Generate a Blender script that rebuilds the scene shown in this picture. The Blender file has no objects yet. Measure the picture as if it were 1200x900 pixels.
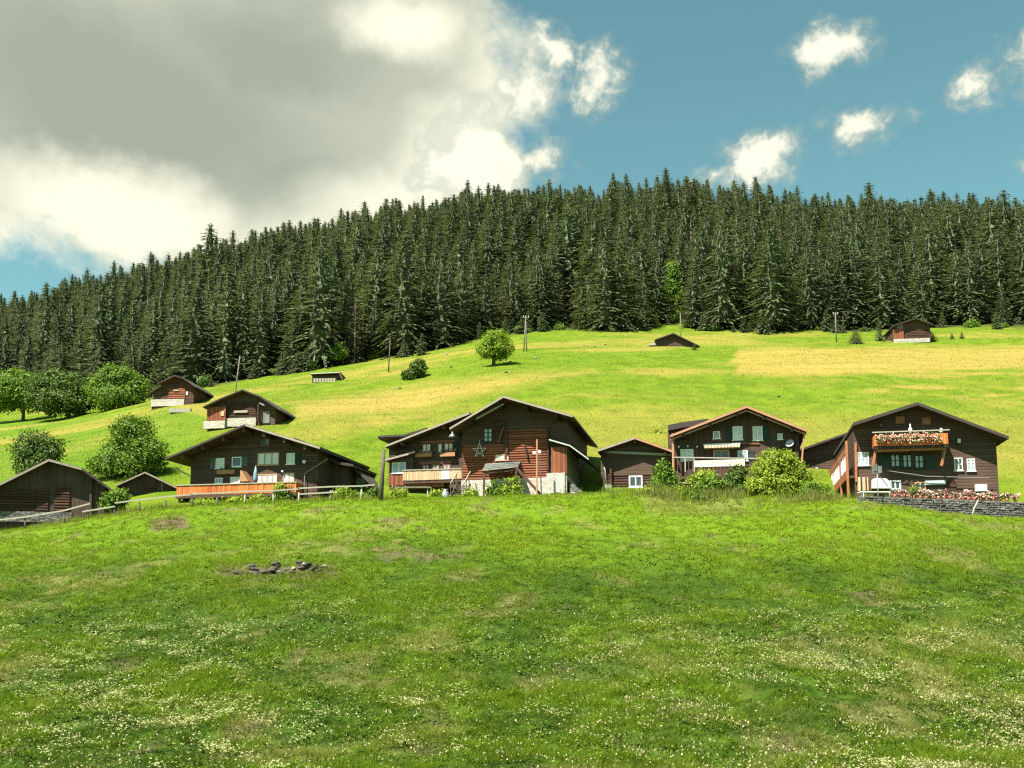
import bpy, bmesh, math, random
import numpy as np
from mathutils import Vector, Matrix

random.seed(7)
RNG = np.random.default_rng(11)
S = bpy.context.scene
COL = S.collection
R = math.radians

# ------------------------------------------------------------------ camera
FPX, PITCH, HORIZ = 1200.0, R(7.0), 720.0
CY = HORIZ - FPX * math.tan(PITCH)
cam_d = bpy.data.cameras.new('camera')
cam = bpy.data.objects.new('camera', cam_d)
COL.objects.link(cam)
cam.location = (0, 0, 0)
cam.rotation_euler = (R(90) + PITCH, 0, 0)
cam_d.sensor_width = 36.0
cam_d.lens = 36.0 * FPX / 1200.0
cam_d.shift_y = (CY - 450.0) / 1200.0
cam_d.clip_start = 0.3
cam_d.clip_end = 8000
S.camera = cam


def ray(px, py):
    cx = (px - 600.0) / FPX
    cv = (CY - py) / FPX
    return Vector((cx, math.cos(PITCH) - cv * math.sin(PITCH), math.sin(PITCH) + cv * math.cos(PITCH)))


def at(px, py, Y):
    d = ray(px, py)
    return d * (Y / d.y)


# ------------------------------------------------------------------ numeric helpers
def pchip(x, y, xi):
    x = np.asarray(x, float); y = np.asarray(y, float); xi = np.clip(np.asarray(xi, float), x[0], x[-1])
    h = np.diff(x); d = np.diff(y) / h
    m = np.zeros_like(y)
    m[0], m[-1] = d[0], d[-1]
    for i in range(1, len(x) - 1):
        if d[i - 1] * d[i] > 0:
            w1, w2 = 2 * h[i] + h[i - 1], h[i] + 2 * h[i - 1]
            m[i] = (w1 + w2) / (w1 / d[i - 1] + w2 / d[i])
    k = np.clip(np.searchsorted(x, xi) - 1, 0, len(x) - 2)
    t = (xi - x[k]) / h[k]
    return ((2 * t**3 - 3 * t**2 + 1) * y[k] + (t**3 - 2 * t**2 + t) * h[k] * m[k]
            + (-2 * t**3 + 3 * t**2) * y[k + 1] + (t**3 - t**2) * h[k] * m[k + 1])


def _hash(ix, iy, seed):
    n = (ix.astype(np.int64) * 374761393 + iy.astype(np.int64) * 668265263 + seed * 982451653) & 0x7fffffff
    n = ((n ^ (n >> 13)) * 1274126177) & 0x7fffffff
    return ((n ^ (n >> 16)) & 0xffff) / 65535.0


def vnoise(x, y, seed=0):
    x = np.asarray(x, float); y = np.asarray(y, float)
    ix = np.floor(x); iy = np.floor(y)
    fx = x - ix; fy = y - iy
    fx = fx * fx * (3 - 2 * fx); fy = fy * fy * (3 - 2 * fy)
    a = _hash(ix, iy, seed); b = _hash(ix + 1, iy, seed)
    c = _hash(ix, iy + 1, seed); d = _hash(ix + 1, iy + 1, seed)
    return (a * (1 - fx) + b * fx) * (1 - fy) + (c * (1 - fx) + d * fx) * fy


def fbm(x, y, seed=0, oct=4):
    s = 0.0; a = 1.0; t = 0.0; f = 1.0
    for o in range(oct):
        s = s + a * vnoise(np.asarray(x) * f, np.asarray(y) * f, seed + o * 17)
        t += a; a *= 0.55; f *= 2.03
    return s / t


def sstep(a, b, x):
    t = np.clip((x - a) / (b - a), 0, 1)
    return t * t * (3 - 2 * t)


# ------------------------------------------------------------------ terrain
CPX = [-600, -200, 45, 215, 440, 600, 740, 860, 1000, 1155, 1400, 1800]
ROWS = {
    27: [912, 908, 903, 900, 900, 900, 900, 900, 900, 902, 905, 910],
    40: [775, 772, 767, 760, 754, 750, 748, 748, 746, 750, 757, 762],
    60: [690, 685, 673, 656, 647, 643, 640, 640, 636, 650, 657, 662],
    74: [660, 650, 637, 614, 603, 599, 594, 596, 586, 610, 620, 630],
    82: [650, 640, 617, 593, 584, 582, 577, 583, 583, 603, 612, 620],
    96: [620, 600, 578, 562, 553, 550, 548, 548, 550, 555, 562, 570],
    125: [580, 555, 530, 508, 488, 482, 482, 482, 480, 480, 485, 490],
    165: [545, 525, 503, 468, 446, 426, 423, 424, 422, 424, 428, 435],
    200: [525, 505, 487, 460, 432, 409, 402, 404, 405, 403, 404, 410],
    250: [500, 485, 467, 446, 415, 393, 387, 388, 390, 384, 384, 388],
    480: [505, 455, 391, 351, 309, 284, 276, 278, 296, 300, 312, 335],
}
_ys = sorted(ROWS)
_tab = {Y: [at(p, v, Y).z for p, v in zip(CPX, ROWS[Y])] for Y in _ys}
_tab[88] = [a + 0.7 for a in _tab[82]]
_tab[18] = [-4.7] * 12; _tab[8] = [-3.3] * 12; _tab[2] = [-1.8] * 12; _tab[-70] = [-1.2] * 12
_tab[525] = [a + 4 for a in _tab[480]]
_tab[700] = [a * 0.72 for a in _tab[480]]
_tab[1300] = [a * 0.2 for a in _tab[480]]
_ys = sorted(_tab)
UG = np.arange(-900, 2101, 10.0)
YG = np.arange(-70, 1301, 1.0)
_rowsU = np.array([pchip(CPX, _tab[Y], UG) for Y in _ys])
ZG = np.array([pchip(_ys, _rowsU[:, i], YG) for i in range(len(UG))]).T
k = np.ones(5) / 5.0
ZG = np.apply_along_axis(lambda v: np.convolve(np.pad(v, 2, 'edge'), k, 'valid'), 0, ZG)
ZG = np.apply_along_axis(lambda v: np.convolve(np.pad(v, 2, 'edge'), k, 'valid'), 1, ZG)


def gz(X, Y):
    X = np.asarray(X, float); Y = np.asarray(Y, float)
    u = 600 + FPX * X / np.maximum(Y, 20.0)
    a = np.clip((u - UG[0]) / 10.0, 0, len(UG) - 1.001)
    b = np.clip(Y - YG[0], 0, len(YG) - 1.001)
    i = a.astype(int); j = b.astype(int); fa = a - i; fb = b - j
    z = (ZG[j, i] * (1 - fa) + ZG[j, i + 1] * fa) * (1 - fb) + (ZG[j + 1, i] * (1 - fa) + ZG[j + 1, i + 1] * fa) * fb
    near = sstep(20, 30, Y) * (1 - sstep(74, 86, Y))
    far = sstep(100, 130, Y)
    z = z + near * (1.15 * (fbm(X / 7.0, Y / 5.0, 3, 4) - 0.5) + 0.22 * (fbm(X / 1.6, Y / 1.2, 9, 3) - 0.5))
    z = z + far * .5 * (fbm(X / 16.0, Y / 2.6, 23, 3) - 0.5)
    z = z + near * .48 * (fbm(X / .8, Y / .65, 13, 2) - 0.5)
    z = z + far * (2.2 * (fbm(X / 32.0, Y / 22.0, 21, 4) - 0.5)) + 0.12 * (fbm(X / 3.0, Y / 3.0, 5, 2) - 0.5)
    return z


def gz1(X, Y):
    return float(gz(np.array([X]), np.array([Y]))[0])


def hit(px, py, y0=22.0, y1=560.0):
    d = ray(px, py)
    Y = np.arange(y0, y1, 0.25)
    X = Y * d.x / d.y; Z = Y * d.z / d.y
    b = gz(X, Y) - Z
    n = np.where(b > 0)[0]
    q = n[0] if len(n) else len(Y) - 1
    return Vector((X[q], Y[q], gz1(X[q], Y[q])))


def proj(X, Y, Z):
    cx = X; up = -Y * math.sin(PITCH) + Z * math.cos(PITCH); fw = Y * math.cos(PITCH) + Z * math.sin(PITCH)
    fw = np.maximum(fw, 0.5)
    return 600 + FPX * cx / fw, CY - FPX * up / fw


# ------------------------------------------------------------------ materials
def nt(m):
    m.use_nodes = True
    t = m.node_tree
    t.nodes.clear()
    return t, t.nodes, t.links


def rgba(c):
    return (c[0], c[1], c[2], 1.0)


def N(nodes, kind, **kw):
    n = nodes.new(kind)
    for a, v in kw.items():
        setattr(n, a, v)
    return n


def mth(t, op, a, b=None, c=None, clamp=False):
    n = t.nodes.new('ShaderNodeMath'); n.operation = op; n.use_clamp = clamp
    for i, v in enumerate((a, b, c)):
        if v is None: continue
        if isinstance(v, (int, float)): n.inputs[i].default_value = v
        else: t.links.new(v, n.inputs[i])
    return n.outputs[0]


def mixc(t, f, a, b, mode='MIX'):
    n = t.nodes.new('ShaderNodeMix'); n.data_type = 'RGBA'; n.blend_type = mode
    for i, v in ((0, f), (6, a), (7, b)):
        if isinstance(v, (int, float)): n.inputs[i].default_value = v
        elif isinstance(v, (tuple, list)): n.inputs[i].default_value = rgba(v)
        else: t.links.new(v, n.inputs[i])
    return n.outputs[2]


def noise(t, vec, scale, detail=4, rough=0.55, dist=0.0):
    n = t.nodes.new('ShaderNodeTexNoise')
    n.inputs['Scale'].default_value = scale; n.inputs['Detail'].default_value = detail
    n.inputs['Roughness'].default_value = rough; n.inputs['Distortion'].default_value = dist
    if vec is not None: t.links.new(vec, n.inputs['Vector'])
    return n


def smap(t, v, a, b, lo=0.0, hi=1.0):
    n = t.nodes.new('ShaderNodeMapRange'); n.interpolation_type = 'SMOOTHSTEP'
    t.links.new(v, n.inputs[0])
    for i, x in enumerate((a, b, lo, hi)): n.inputs[i + 1].default_value = x
    return n.outputs[0]


def finish(t, color, rough=0.8, bump=None, bstr=0.4, bdist=0.02, spec=0.3, metal=0.0):
    p = t.nodes.new('ShaderNodeBsdfPrincipled')
    o = t.nodes.new('ShaderNodeOutputMaterial')
    if isinstance(color, (tuple, list)): p.inputs['Base Color'].default_value = rgba(color)
    else: t.links.new(color, p.inputs['Base Color'])
    if isinstance(rough, (int, float)): p.inputs['Roughness'].default_value = rough
    else: t.links.new(rough, p.inputs['Roughness'])
    p.inputs['Specular IOR Level'].default_value = spec
    p.inputs['Metallic'].default_value = metal
    if bump is not None:
        b = t.nodes.new('ShaderNodeBump'); b.inputs['Strength'].default_value = bstr; b.inputs['Distance'].default_value = bdist
        t.links.new(bump, b.inputs['Height']); t.links.new(b.outputs[0], p.inputs['Normal'])
    t.links.new(p.outputs[0], o.inputs[0])
    return p


def wood(name, c1, c2, plank=0.2, axis='Z', rough=0.75, grain=1.0, spec=0.2):
    """Planks along one local axis: each plank its own tone, with weathered streaks and real gaps as bump."""
    m = bpy.data.materials.new(name); t, ns, l = nt(m)
    tc = ns.new('ShaderNodeTexCoord'); sp = ns.new('ShaderNodeSeparateXYZ'); l.new(tc.outputs['Object'], sp.inputs[0])
    if axis == 'XY':
        v = mth(t, 'ADD', sp.outputs[0], sp.outputs[1])
    else:
        v = sp.outputs['XYZ'.index(axis)]
    q = mth(t, 'DIVIDE', v, plank)
    fl = mth(t, 'FLOOR', q); fr = mth(t, 'FRACT', q)
    wn = N(ns, 'ShaderNodeTexWhiteNoise', noise_dimensions='1D'); l.new(fl, wn.inputs['W'])
    mp = ns.new('ShaderNodeMapping'); l.new(tc.outputs['Object'], mp.inputs[0])
    mp.inputs['Scale'].default_value = (0.5, 0.5, 6) if axis == 'Z' else (7, 7, 0.6)
    nz = noise(t, mp.outputs[0], 2.0, 6, 0.65)
    big = noise(t, tc.outputs['Object'], 0.45, 4, 0.6)
    f = mth(t, 'ADD', mth(t, 'MULTIPLY', wn.outputs['Value'], 0.5), mth(t, 'MULTIPLY', nz.outputs[0], 0.35 * grain))
    f = mth(t, 'ADD', f, mth(t, 'SUBTRACT', mth(t, 'MULTIPLY', big.outputs[0], 0.9), 0.4), clamp=True)
    col = mixc(t, f, c1, c2)
    edge = mth(t, 'MINIMUM', fr, mth(t, 'SUBTRACT', 1.0, fr))
    ed = smap(t, edge, 0.0, 0.14)
    h = mth(t, 'ADD', ed, mth(t, 'MULTIPLY', nz.outputs[0], 0.25))
    finish(t, col, rough, h, 0.9, plank * 0.14, spec)
    return m


def plain(name, c, rough=0.6, var=0.25, scale=3.0, metal=0.0, spec=0.3, bump=0.3):
    m = bpy.data.materials.new(name); t, ns, l = nt(m)
    tc = ns.new('ShaderNodeTexCoord')
    nz = noise(t, tc.outputs['Object'], scale, 5, 0.6)
    c2 = tuple(x * (1 - var) for x in c); c3 = tuple(min(1, x * (1 + var)) for x in c)
    finish(t, mixc(t, nz.outputs[0], c2, c3), rough, nz.outputs[0], bump, 0.01, spec, metal)
    return m


def stone(name, c1, c2, mortar, scale=2.6, flat=1.0):
    m = bpy.data.materials.new(name); t, ns, l = nt(m)
    tc = ns.new('ShaderNodeTexCoord'); mp = ns.new('ShaderNodeMapping'); l.new(tc.outputs['Object'], mp.inputs[0])
    mp.inputs['Scale'].default_value = (1, 1, 1.7 * flat)
    wz = noise(t, mp.outputs[0], 2.0, 3)
    va = N(ns, 'ShaderNodeVectorMath', operation='MULTIPLY_ADD'); l.new(wz.outputs['Color'], va.inputs[0])
    va.inputs[1].default_value = (.25, .25, .25); l.new(mp.outputs[0], va.inputs[2])
    v1 = N(ns, 'ShaderNodeTexVoronoi', feature='F1'); v1.inputs['Scale'].default_value = scale
    v2 = N(ns, 'ShaderNodeTexVoronoi', feature='DISTANCE_TO_EDGE'); v2.inputs['Scale'].default_value = scale
    l.new(va.outputs[0], v1.inputs['Vector']); l.new(va.outputs[0], v2.inputs['Vector'])
    sp = ns.new('ShaderNodeSeparateColor'); l.new(v1.outputs['Color'], sp.inputs[0])
    nz = noise(t, tc.outputs['Object'], 9, 5)
    f = mth(t, 'ADD', mth(t, 'MULTIPLY', sp.outputs[0], 0.7), mth(t, 'MULTIPLY', nz.outputs[0], 0.4), clamp=True)
    col = mixc(t, f, c1, c2)
    e = smap(t, v2.outputs['Distance'], 0.0, 0.09)
    col = mixc(t, e, mortar, col)
    finish(t, col, 0.9, mth(t, 'ADD', e, mth(t, 'MULTIPLY', nz.outputs[0], .4)), 0.8, 0.05)
    return m


def leafmat(name, c1, c2, trans=0.35, objvar=0.25, rough=0.6):
    """Foliage: two-tone leaves (tint attribute), a slow drift through the crown, and a tone of its own for each plant."""
    m = bpy.data.materials.new(name); t, ns, l = nt(m)
    a = N(ns, 'ShaderNodeAttribute', attribute_name='tint')
    oi = ns.new('ShaderNodeObjectInfo')
    f = mth(t, 'MULTIPLY_ADD', oi.outputs['Random'], objvar, mth(t, 'SUBTRACT', a.outputs['Fac'], objvar * 0.5), clamp=True)
    col = mixc(t, f, c1, c2)
    hs = ns.new('ShaderNodeHueSaturation'); l.new(col, hs.inputs['Color'])
    l.new(mth(t, 'MULTIPLY_ADD', oi.outputs['Random'], 0.018 * min(1.0, objvar / .25), 0.488), hs.inputs['Hue'])
    d = ns.new('ShaderNodeBsdfPrincipled'); d.inputs['Roughness'].default_value = rough; d.inputs['Specular IOR Level'].default_value = 0.25
    tr = ns.new('ShaderNodeBsdfTranslucent')
    l.new(hs.outputs[0], d.inputs['Base Color'])
    l.new(mixc(t, 1.0, hs.outputs[0], (1.15, 1.1, 0.6), 'MULTIPLY'), tr.inputs[0])
    mx = ns.new('ShaderNodeMixShader'); mx.inputs[0].default_value = trans
    l.new(d.outputs[0], mx.inputs[1]); l.new(tr.outputs[0], mx.inputs[2])
    o = ns.new('ShaderNodeOutputMaterial'); l.new(mx.outputs[0], o.inputs[0])
    return m


M = {}
M['dark'] = wood('dark_timber', (.046, .030, .023), (.112, .068, .048), 0.24, 'Z')
M['dark_v'] = wood('dark_board', (.046, .031, .025), (.105, .067, .049), 0.2, 'XY')
M['black_v'] = wood('black_brown_board', (.050, .030, .022), (.108, .064, .045), 0.2, 'XY')
M['black'] = wood('black_brown_timber', (.050, .030, .022), (.108, .064, .045), 0.24, 'Z')
M['redlog'] = wood('red_brown_log', (.105, .032, .018), (.32, .108, .058), 0.27, 'Z')
M['brownlog'] = wood('brown_log', (.030, .018, .013), (.10, .045, .030), 0.25, 'Z')
M['redplank'] = wood('red_plank', (.12, .032, .014), (.34, .12, .06), 0.2, 'XY')
M['orange'] = wood('orange_balcony_board', (.30, .050, .012), (.62, .215, .062), 0.19, 'XY', grain=1.4)
M['tan'] = wood('tan_board', (.40, .24, .13), (.62, .44, .28), 0.16, 'XY')
M['tanbeam'] = plain('tan_beam', (.34, .17, .085), 0.7, .3, 4)
M['orangebeam'] = plain('orange_beam', (.30, .11, .045), 0.7, .3, 4)
M['greywood'] = wood('weathered_board', (.10, .11, .095), (.22, .22, .19), 0.22, 'XY')
M['fencewood'] = plain('silver_fence_wood', (.30, .27, .21), 0.8, .35, 5)
M['oldpost'] = plain('old_post_wood', (.085, .072, .055), 0.85, .35, 5)
M['brownbeam'] = plain('brown_beam', (.07, .036, .024), 0.75, .35, 4)
M['darkbeam'] = plain('dark_beam', (.030, .020, .016), 0.75, .35, 4)
M['palerake'] = plain('bleached_rake_board', (.27, .225, .18), 0.75, .3, 3)
M['darkrake'] = plain('dark_rake_board', (.045, .033, .027), 0.75, .3, 3)
M['tanrake'] = plain('tan_rake_board', (.36, .18, .10), 0.7, .25, 3)
M['roof'] = wood('grey_brown_shingle', (.045, .036, .030), (.10, .082, .068), 0.35, 'XY', grain=1.6)
M['tin'] = plain('pale_tin', (.42, .43, .42), 0.45, .2, 2, spec=.5)
M['soffit'] = wood('brown_soffit_board', (.040, .022, .015), (.12, .062, .040), 0.22, 'XY')
M['whitepaint'] = plain('white_paint', (.72, .72, .68), 0.5, .06, 2)
M['tanframe'] = plain('tan_window_frame', (.42, .25, .15), 0.6, .2, 3)
M['redframe'] = plain('red_brown_frame', (.20, .070, .035), 0.6, .2, 3)
M['curtain'] = plain('curtained_glass', (.60, .58, .53), 0.2, .35, 2.2, spec=.3, bump=0.05)
M['darkglass'] = plain('dark_glass', (.045, .05, .05), 0.08, .3, 2, spec=.6, bump=0.05)
M['blueglass'] = plain('sky_lit_glass', (.30, .34, .36), 0.15, .4, 2.2, spec=.35, bump=0.05)
M['shutter'] = wood('dark_green_shutter', (.018, .032, .026), (.035, .058, .046), 0.1, 'Z')
M['shuttergrey'] = wood('faded_green_shutter', (.06, .085, .075), (.11, .14, .125), 0.1, 'Z')
M['tanshut'] = wood('tan_shutter', (.22, .105, .055), (.36, .19, .11), 0.12, 'Z')
M['cream'] = plain('cream_cloth', (.66, .56, .43), 0.85, .12, 2)
M['paleblue'] = plain('pale_blue_board', (.46, .56, .56), 0.6, .12, 2)
M['bluecloth'] = plain('blue_grey_cloth', (.16, .26, .32), 0.85, .2, 4)
M['metal'] = plain('galvanised_metal', (.40, .41, .41), 0.4, .2, 4, metal=.6)
M['pipe'] = plain('grey_drain_pipe', (.20, .19, .18), 0.5, .2, 4)
M['glasslamp'] = plain('white_lamp_glass', (.75, .75, .70), 0.3, .05, 4)
M['rubble'] = stone('whitewashed_rubble', (.30, .26, .20), (.60, .55, .46), (.46, .42, .35), 2.4)
M['limewall'] = stone('limewashed_stone', (.30, .27, .22), (.48, .44, .37), (.38, .35, .29), 1.6)
M['drystone'] = stone('dark_dry_stone', (.040, .037, .034), (.25, .235, .21), (.020, .018, .016), 2.6, 2.2)
M['rock'] = plain('grey_rock', (.10, .093, .082), 0.9, .6, 2.5, bump=0.8)
M['palerock'] = plain('pale_rock', (.26, .24, .205), 0.9, .4, 2.5, bump=0.8)
M['bark'] = plain('bark', (.060, .045, .034), 0.9, .4, 6, bump=0.8)
M['palebark'] = plain('pale_dead_trunk', (.34, .29, .24), 0.9, .3, 6, bump=0.6)
M['spruce'] = leafmat('spruce_needles', (.066, .086, .042), (.132, .158, .066), 0.30, 0.5)
M['larch'] = leafmat('pale_larch_needles', (.060, .095, .014), (.19, .25, .06), 0.2, 0.2)
M['deadneedles'] = leafmat('dead_brown_needles', (.10, .075, .055), (.21, .165, .125), 0.15, 0.2)
M['leafmid'] = leafmat('mid_green_leaves', (.045, .100, .008), (.17, .28, .024), 0.3, 0.2)
M['leafdark'] = leafmat('dark_green_leaves', (.030, .066, .009), (.125, .20, .030), 0.25, 0.2)
M['leafbright'] = leafmat('bright_green_leaves', (.085, .165, .008), (.25, .37, .025), 0.35, 0.15)
M['leafyellow'] = leafmat('yellow_green_leaves', (.11, .19, .010), (.33, .43, .045), 0.35, 0.15)
M['pink'] = leafmat('pink_petals', (.58, .17, .18), (.85, .60, .56), 0.3, 0.3)
M['stemgreen'] = leafmat('flower_leaves', (.035, .07, .02), (.09, .15, .04), 0.3, 0.3)
M['umbel'] = leafmat('cream_flower_heads', (.31, .35, .13), (.62, .62, .34), 0.3, 0.0)
M['palepaint'] = plain('pale_grey_paint', (.55, .55, .52), 0.8, .08, 3, spec=.1)
M['clay'] = plain('clay_pot', (.34, .13, .07), 0.8, .2, 5)


# ------------------------------------------------------------------ objects
def link(o):
    COL.objects.link(o)
    return o


def tag(o, label=None, cat=None, group=None, kind=None):
    if label: o['label'] = label
    if cat: o['category'] = cat
    if group: o['group'] = group
    if kind: o['kind'] = kind
    return o


def empty(name, loc, rz=0.0):
    o = link(bpy.data.objects.new(name, None))
    o.location = loc; o.rotation_euler = (0, 0, rz)
    o.empty_display_size = 0.5
    return o


def obj(name, bm, mats, parent=None, smooth=False):
    me = bpy.data.meshes.new(name)
    bmesh.ops.recalc_face_normals(bm, faces=bm.faces)
    bm.to_mesh(me); bm.free()
    if not isinstance(mats, (list, tuple)): mats = [mats]
    for m in mats: me.materials.append(m)
    if smooth:
        me.polygons.foreach_set('use_smooth', [True] * len(me.polygons))
    o = link(bpy.data.objects.new(name, me))
    if parent is not None: o.parent = parent
    return o


def np_mesh(name, verts, faces_n, mat, tint=None, smooth=False):
    """verts (n,3); faces_n (m,k) all faces with k corners."""
    me = bpy.data.meshes.new(name)
    n, (m, kk) = len(verts), faces_n.shape
    me.vertices.add(n); me.vertices.foreach_set('co', np.ascontiguousarray(verts, dtype=np.float32).ravel())
    me.loops.add(m * kk); me.loops.foreach_set('vertex_index', np.ascontiguousarray(faces_n, dtype=np.int32).ravel())
    me.polygons.add(m); me.polygons.foreach_set('loop_start', np.arange(0, m * kk, kk, dtype=np.int32))
    me.polygons.foreach_set('use_smooth', np.full(m, smooth))
    if tint is not None:
        a = me.attributes.new('tint', 'FLOAT', 'POINT'); a.data.foreach_set('value', np.ascontiguousarray(tint, dtype=np.float32))
    me.update(calc_edges=True); me.validate()
    me.materials.append(mat)
    return me


def box(bm, x0, x1, y0, y1, z0, z1):
    v = [bm.verts.new(c) for c in ((x0, y0, z0), (x1, y0, z0), (x1, y1, z0), (x0, y1, z0), (x0, y0, z1), (x1, y0, z1), (x1, y1, z1), (x0, y1, z1))]
    for f in ((0, 1, 2, 3), (4, 5, 6, 7), (0, 1, 5, 4), (1, 2, 6, 5), (2, 3, 7, 6), (3, 0, 4, 7)):
        bm.faces.new([v[i] for i in f])


def prism(bm, poly, y0, y1):
    """polygon of (x, z) extruded along y."""
    a = [bm.verts.new((x, y0, z)) for x, z in poly]; b = [bm.verts.new((x, y1, z)) for x, z in poly]
    n = len(poly)
    bm.faces.new(a); bm.faces.new(b[::-1])
    for i in range(n): bm.faces.new((a[i], a[(i + 1) % n], b[(i + 1) % n], b[i]))


def beam(bm, p, q, w, h, up=Vector((0, 0, 1))):
    p = Vector(p); q = Vector(q); d = (q - p).normalized()
    s = d.cross(up)
    if s.length < 1e-4: s = Vector((1, 0, 0))
    s.normalize(); u = s.cross(d)
    r = []
    for c in (p, q):
        r.append([bm.verts.new(c + s * (a * w / 2) + u * (b * h / 2)) for a, b in ((-1, -1), (1, -1), (1, 1), (-1, 1))])
    bm.faces.new(r[0]); bm.faces.new(r[1][::-1])
    for i in range(4): bm.faces.new((r[0][i], r[0][(i + 1) % 4], r[1][(i + 1) % 4], r[1][i]))


def tube(bm, pts, rads, n=8, cap=True):
    rings = []
    pts = [Vector(p) for p in pts]
    for i, p in enumerate(pts):
        d = (pts[min(i + 1, len(pts) - 1)] - pts[max(i - 1, 0)]).normalized()
        s = d.cross(Vector((0.13, 1, 0.07))); s.normalize(); u = s.cross(d)
        rr = rads[i] if isinstance(rads, (list, tuple)) else rads
        rings.append([bm.verts.new(p + s * (rr * math.cos(2 * math.pi * k / n)) + u * (rr * math.sin(2 * math.pi * k / n))) for k in range(n)])
    for a, b in zip(rings, rings[1:]):
        for k in range(n): bm.faces.new((a[k], a[(k + 1) % n], b[(k + 1) % n], b[k]))
    if cap:
        bm.faces.new(rings[0]); bm.faces.new(rings[-1][::-1])


def NB():
    return bmesh.new()


# ------------------------------------------------------------------ sun and sky
SUN_AZ, SUN_EL = 44.0, 57.0       # degrees left of straight behind the camera, height
sv = Vector((-math.sin(R(SUN_AZ)) * math.cos(R(SUN_EL)), -math.cos(R(SUN_AZ)) * math.cos(R(SUN_EL)), math.sin(R(SUN_EL))))
sd = bpy.data.lights.new('sun', 'SUN'); sd.energy = 5.0; sd.angle = R(0.5); sd.color = (1.0, 0.955, 0.86)
so = link(bpy.data.objects.new('sun', sd)); so.rotation_euler = sv.to_track_quat('Z', 'Y').to_euler(); so.location = sv * 300

W = bpy.data.worlds.new('World'); S.world = W; W.use_nodes = True
t = W.node_tree; t.nodes.clear(); ns = t.nodes; l = t.links
sky = ns.new('ShaderNodeTexSky'); sky.sky_type = 'NISHITA'; sky.sun_disc = False
sky.sun_elevation = R(SUN_EL); sky.sun_rotation = R(180 + SUN_AZ)
sky.altitude = 1500; sky.air_density = 1.0; sky.dust_density = 1.2; sky.ozone_density = 1.5
bgd = ns.new('ShaderNodeBackground'); bgd.inputs[1].default_value = 0.10
out = ns.new('ShaderNodeOutputWorld')
tcw = ns.new('ShaderNodeTexCoord')
nrm = N(ns, 'ShaderNodeVectorMath', operation='NORMALIZE'); l.new(tcw.outputs['Generated'], nrm.inputs[0])
sp = ns.new('ShaderNodeSeparateXYZ'); l.new(nrm.outputs[0], sp.inputs[0])
az = mth(t, 'MULTIPLY', mth(t, 'ARCTAN2', sp.outputs[0], sp.outputs[1]), 180 / math.pi)
el = mth(t, 'MULTIPLY', mth(t, 'ARCSINE', sp.outputs[2]), 180 / math.pi)
cxyz = ns.new('ShaderNodeCombineXYZ'); l.new(az, cxyz.inputs[0]); l.new(el, cxyz.inputs[1])
wa = noise(t, nrm.outputs[0], 9.0, 7, 0.62)
wb = noise(t, nrm.outputs[0], 26.0, 6, 0.6)
fb = noise(t, nrm.outputs[0], 14.0, 8, 0.64, 0.15)
fine = noise(t, nrm.outputs[0], 52.0, 5, 0.6, 0.5)
soft = noise(t, nrm.outputs[0], 4.2, 6, 0.5, 0.3)


def warp(src, n, amt):
    a = N(ns, 'ShaderNodeVectorMath', operation='SUBTRACT'); l.new(n.outputs['Color'], a.inputs[0]); a.inputs[1].default_value = (.5, .5, .5)
    b = N(ns, 'ShaderNodeVectorMath', operation='MULTIPLY_ADD'); l.new(a.outputs[0], b.inputs[0]); b.inputs[1].default_value = (amt, amt, 0); l.new(src, b.inputs[2])
    return b.outputs[0]


def deg(px, py):
    d = ray(px, py).normalized()
    return math.degrees(math.atan2(d.x, d.y)), math.degrees(math.asin(d.z))


PXD = 1200 * math.pi / 180 * 1.03  # pixels per degree, roughly


def blobs(vec, items):
    """largest of: strength * (1 - distance in the ellipse's own radii)."""
    res = None
    for (px, py, rx, ry, rot, st) in items:
        mp = N(ns, 'ShaderNodeMapping', vector_type='TEXTURE'); l.new(vec, mp.inputs[0])
        a, e = deg(px, py)
        mp.inputs['Location'].default_value = (a, e, 0); mp.inputs['Rotation'].default_value = (0, 0, R(rot))
        mp.inputs['Scale'].default_value = (rx / 20.5, ry / 20.5, 1)
        ln = N(ns, 'ShaderNodeVectorMath', operation='LENGTH'); l.new(mp.outputs[0], ln.inputs[0])
        v = mth(t, 'MULTIPLY_ADD', ln.outputs['Value'], -st, st)
        res = v if res is None else mth(t, 'MAXIMUM', res, v)
    return res


vw = warp(warp(cxyz.outputs[0], wa, 3.4), wb, 1.3)
# small white cumulus
small = blobs(vw, [(878, 190, 66, 42, 12, 1.0), (836, 205, 50, 20, 20, .9), (692, 82, 44, 56, -55, 1.0), (655, 60, 34, 36, -60, .8),
                   (1016, 155, 72, 32, 6, 1.0), (975, 62, 76, 32, -6, .95), (1150, 104, 34, 36, -50, .9), (618, 108, 36, 60, -35, .75),
                   (632, 190, 46, 36, 25, 1.0), (672, 192, 26, 14, 0, .45),
                   (1215, 60, 60, 46, 0, .8), (1260, 170, 60, 30, 0, .8), (560, 186, 92, 66, 8, 1.2), (520, 200, 60, 44, 0, 1.0)])
d_small = mth(t, 'MULTIPLY_ADD', mth(t, 'SUBTRACT', fb.outputs[0], .5), 2.3, small)
d_small = mth(t, 'MULTIPLY_ADD', mth(t, 'SUBTRACT', fine.outputs[0], .5), 1.1, d_small)
a_small = smap(t, d_small, -0.02, 0.80)
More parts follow.
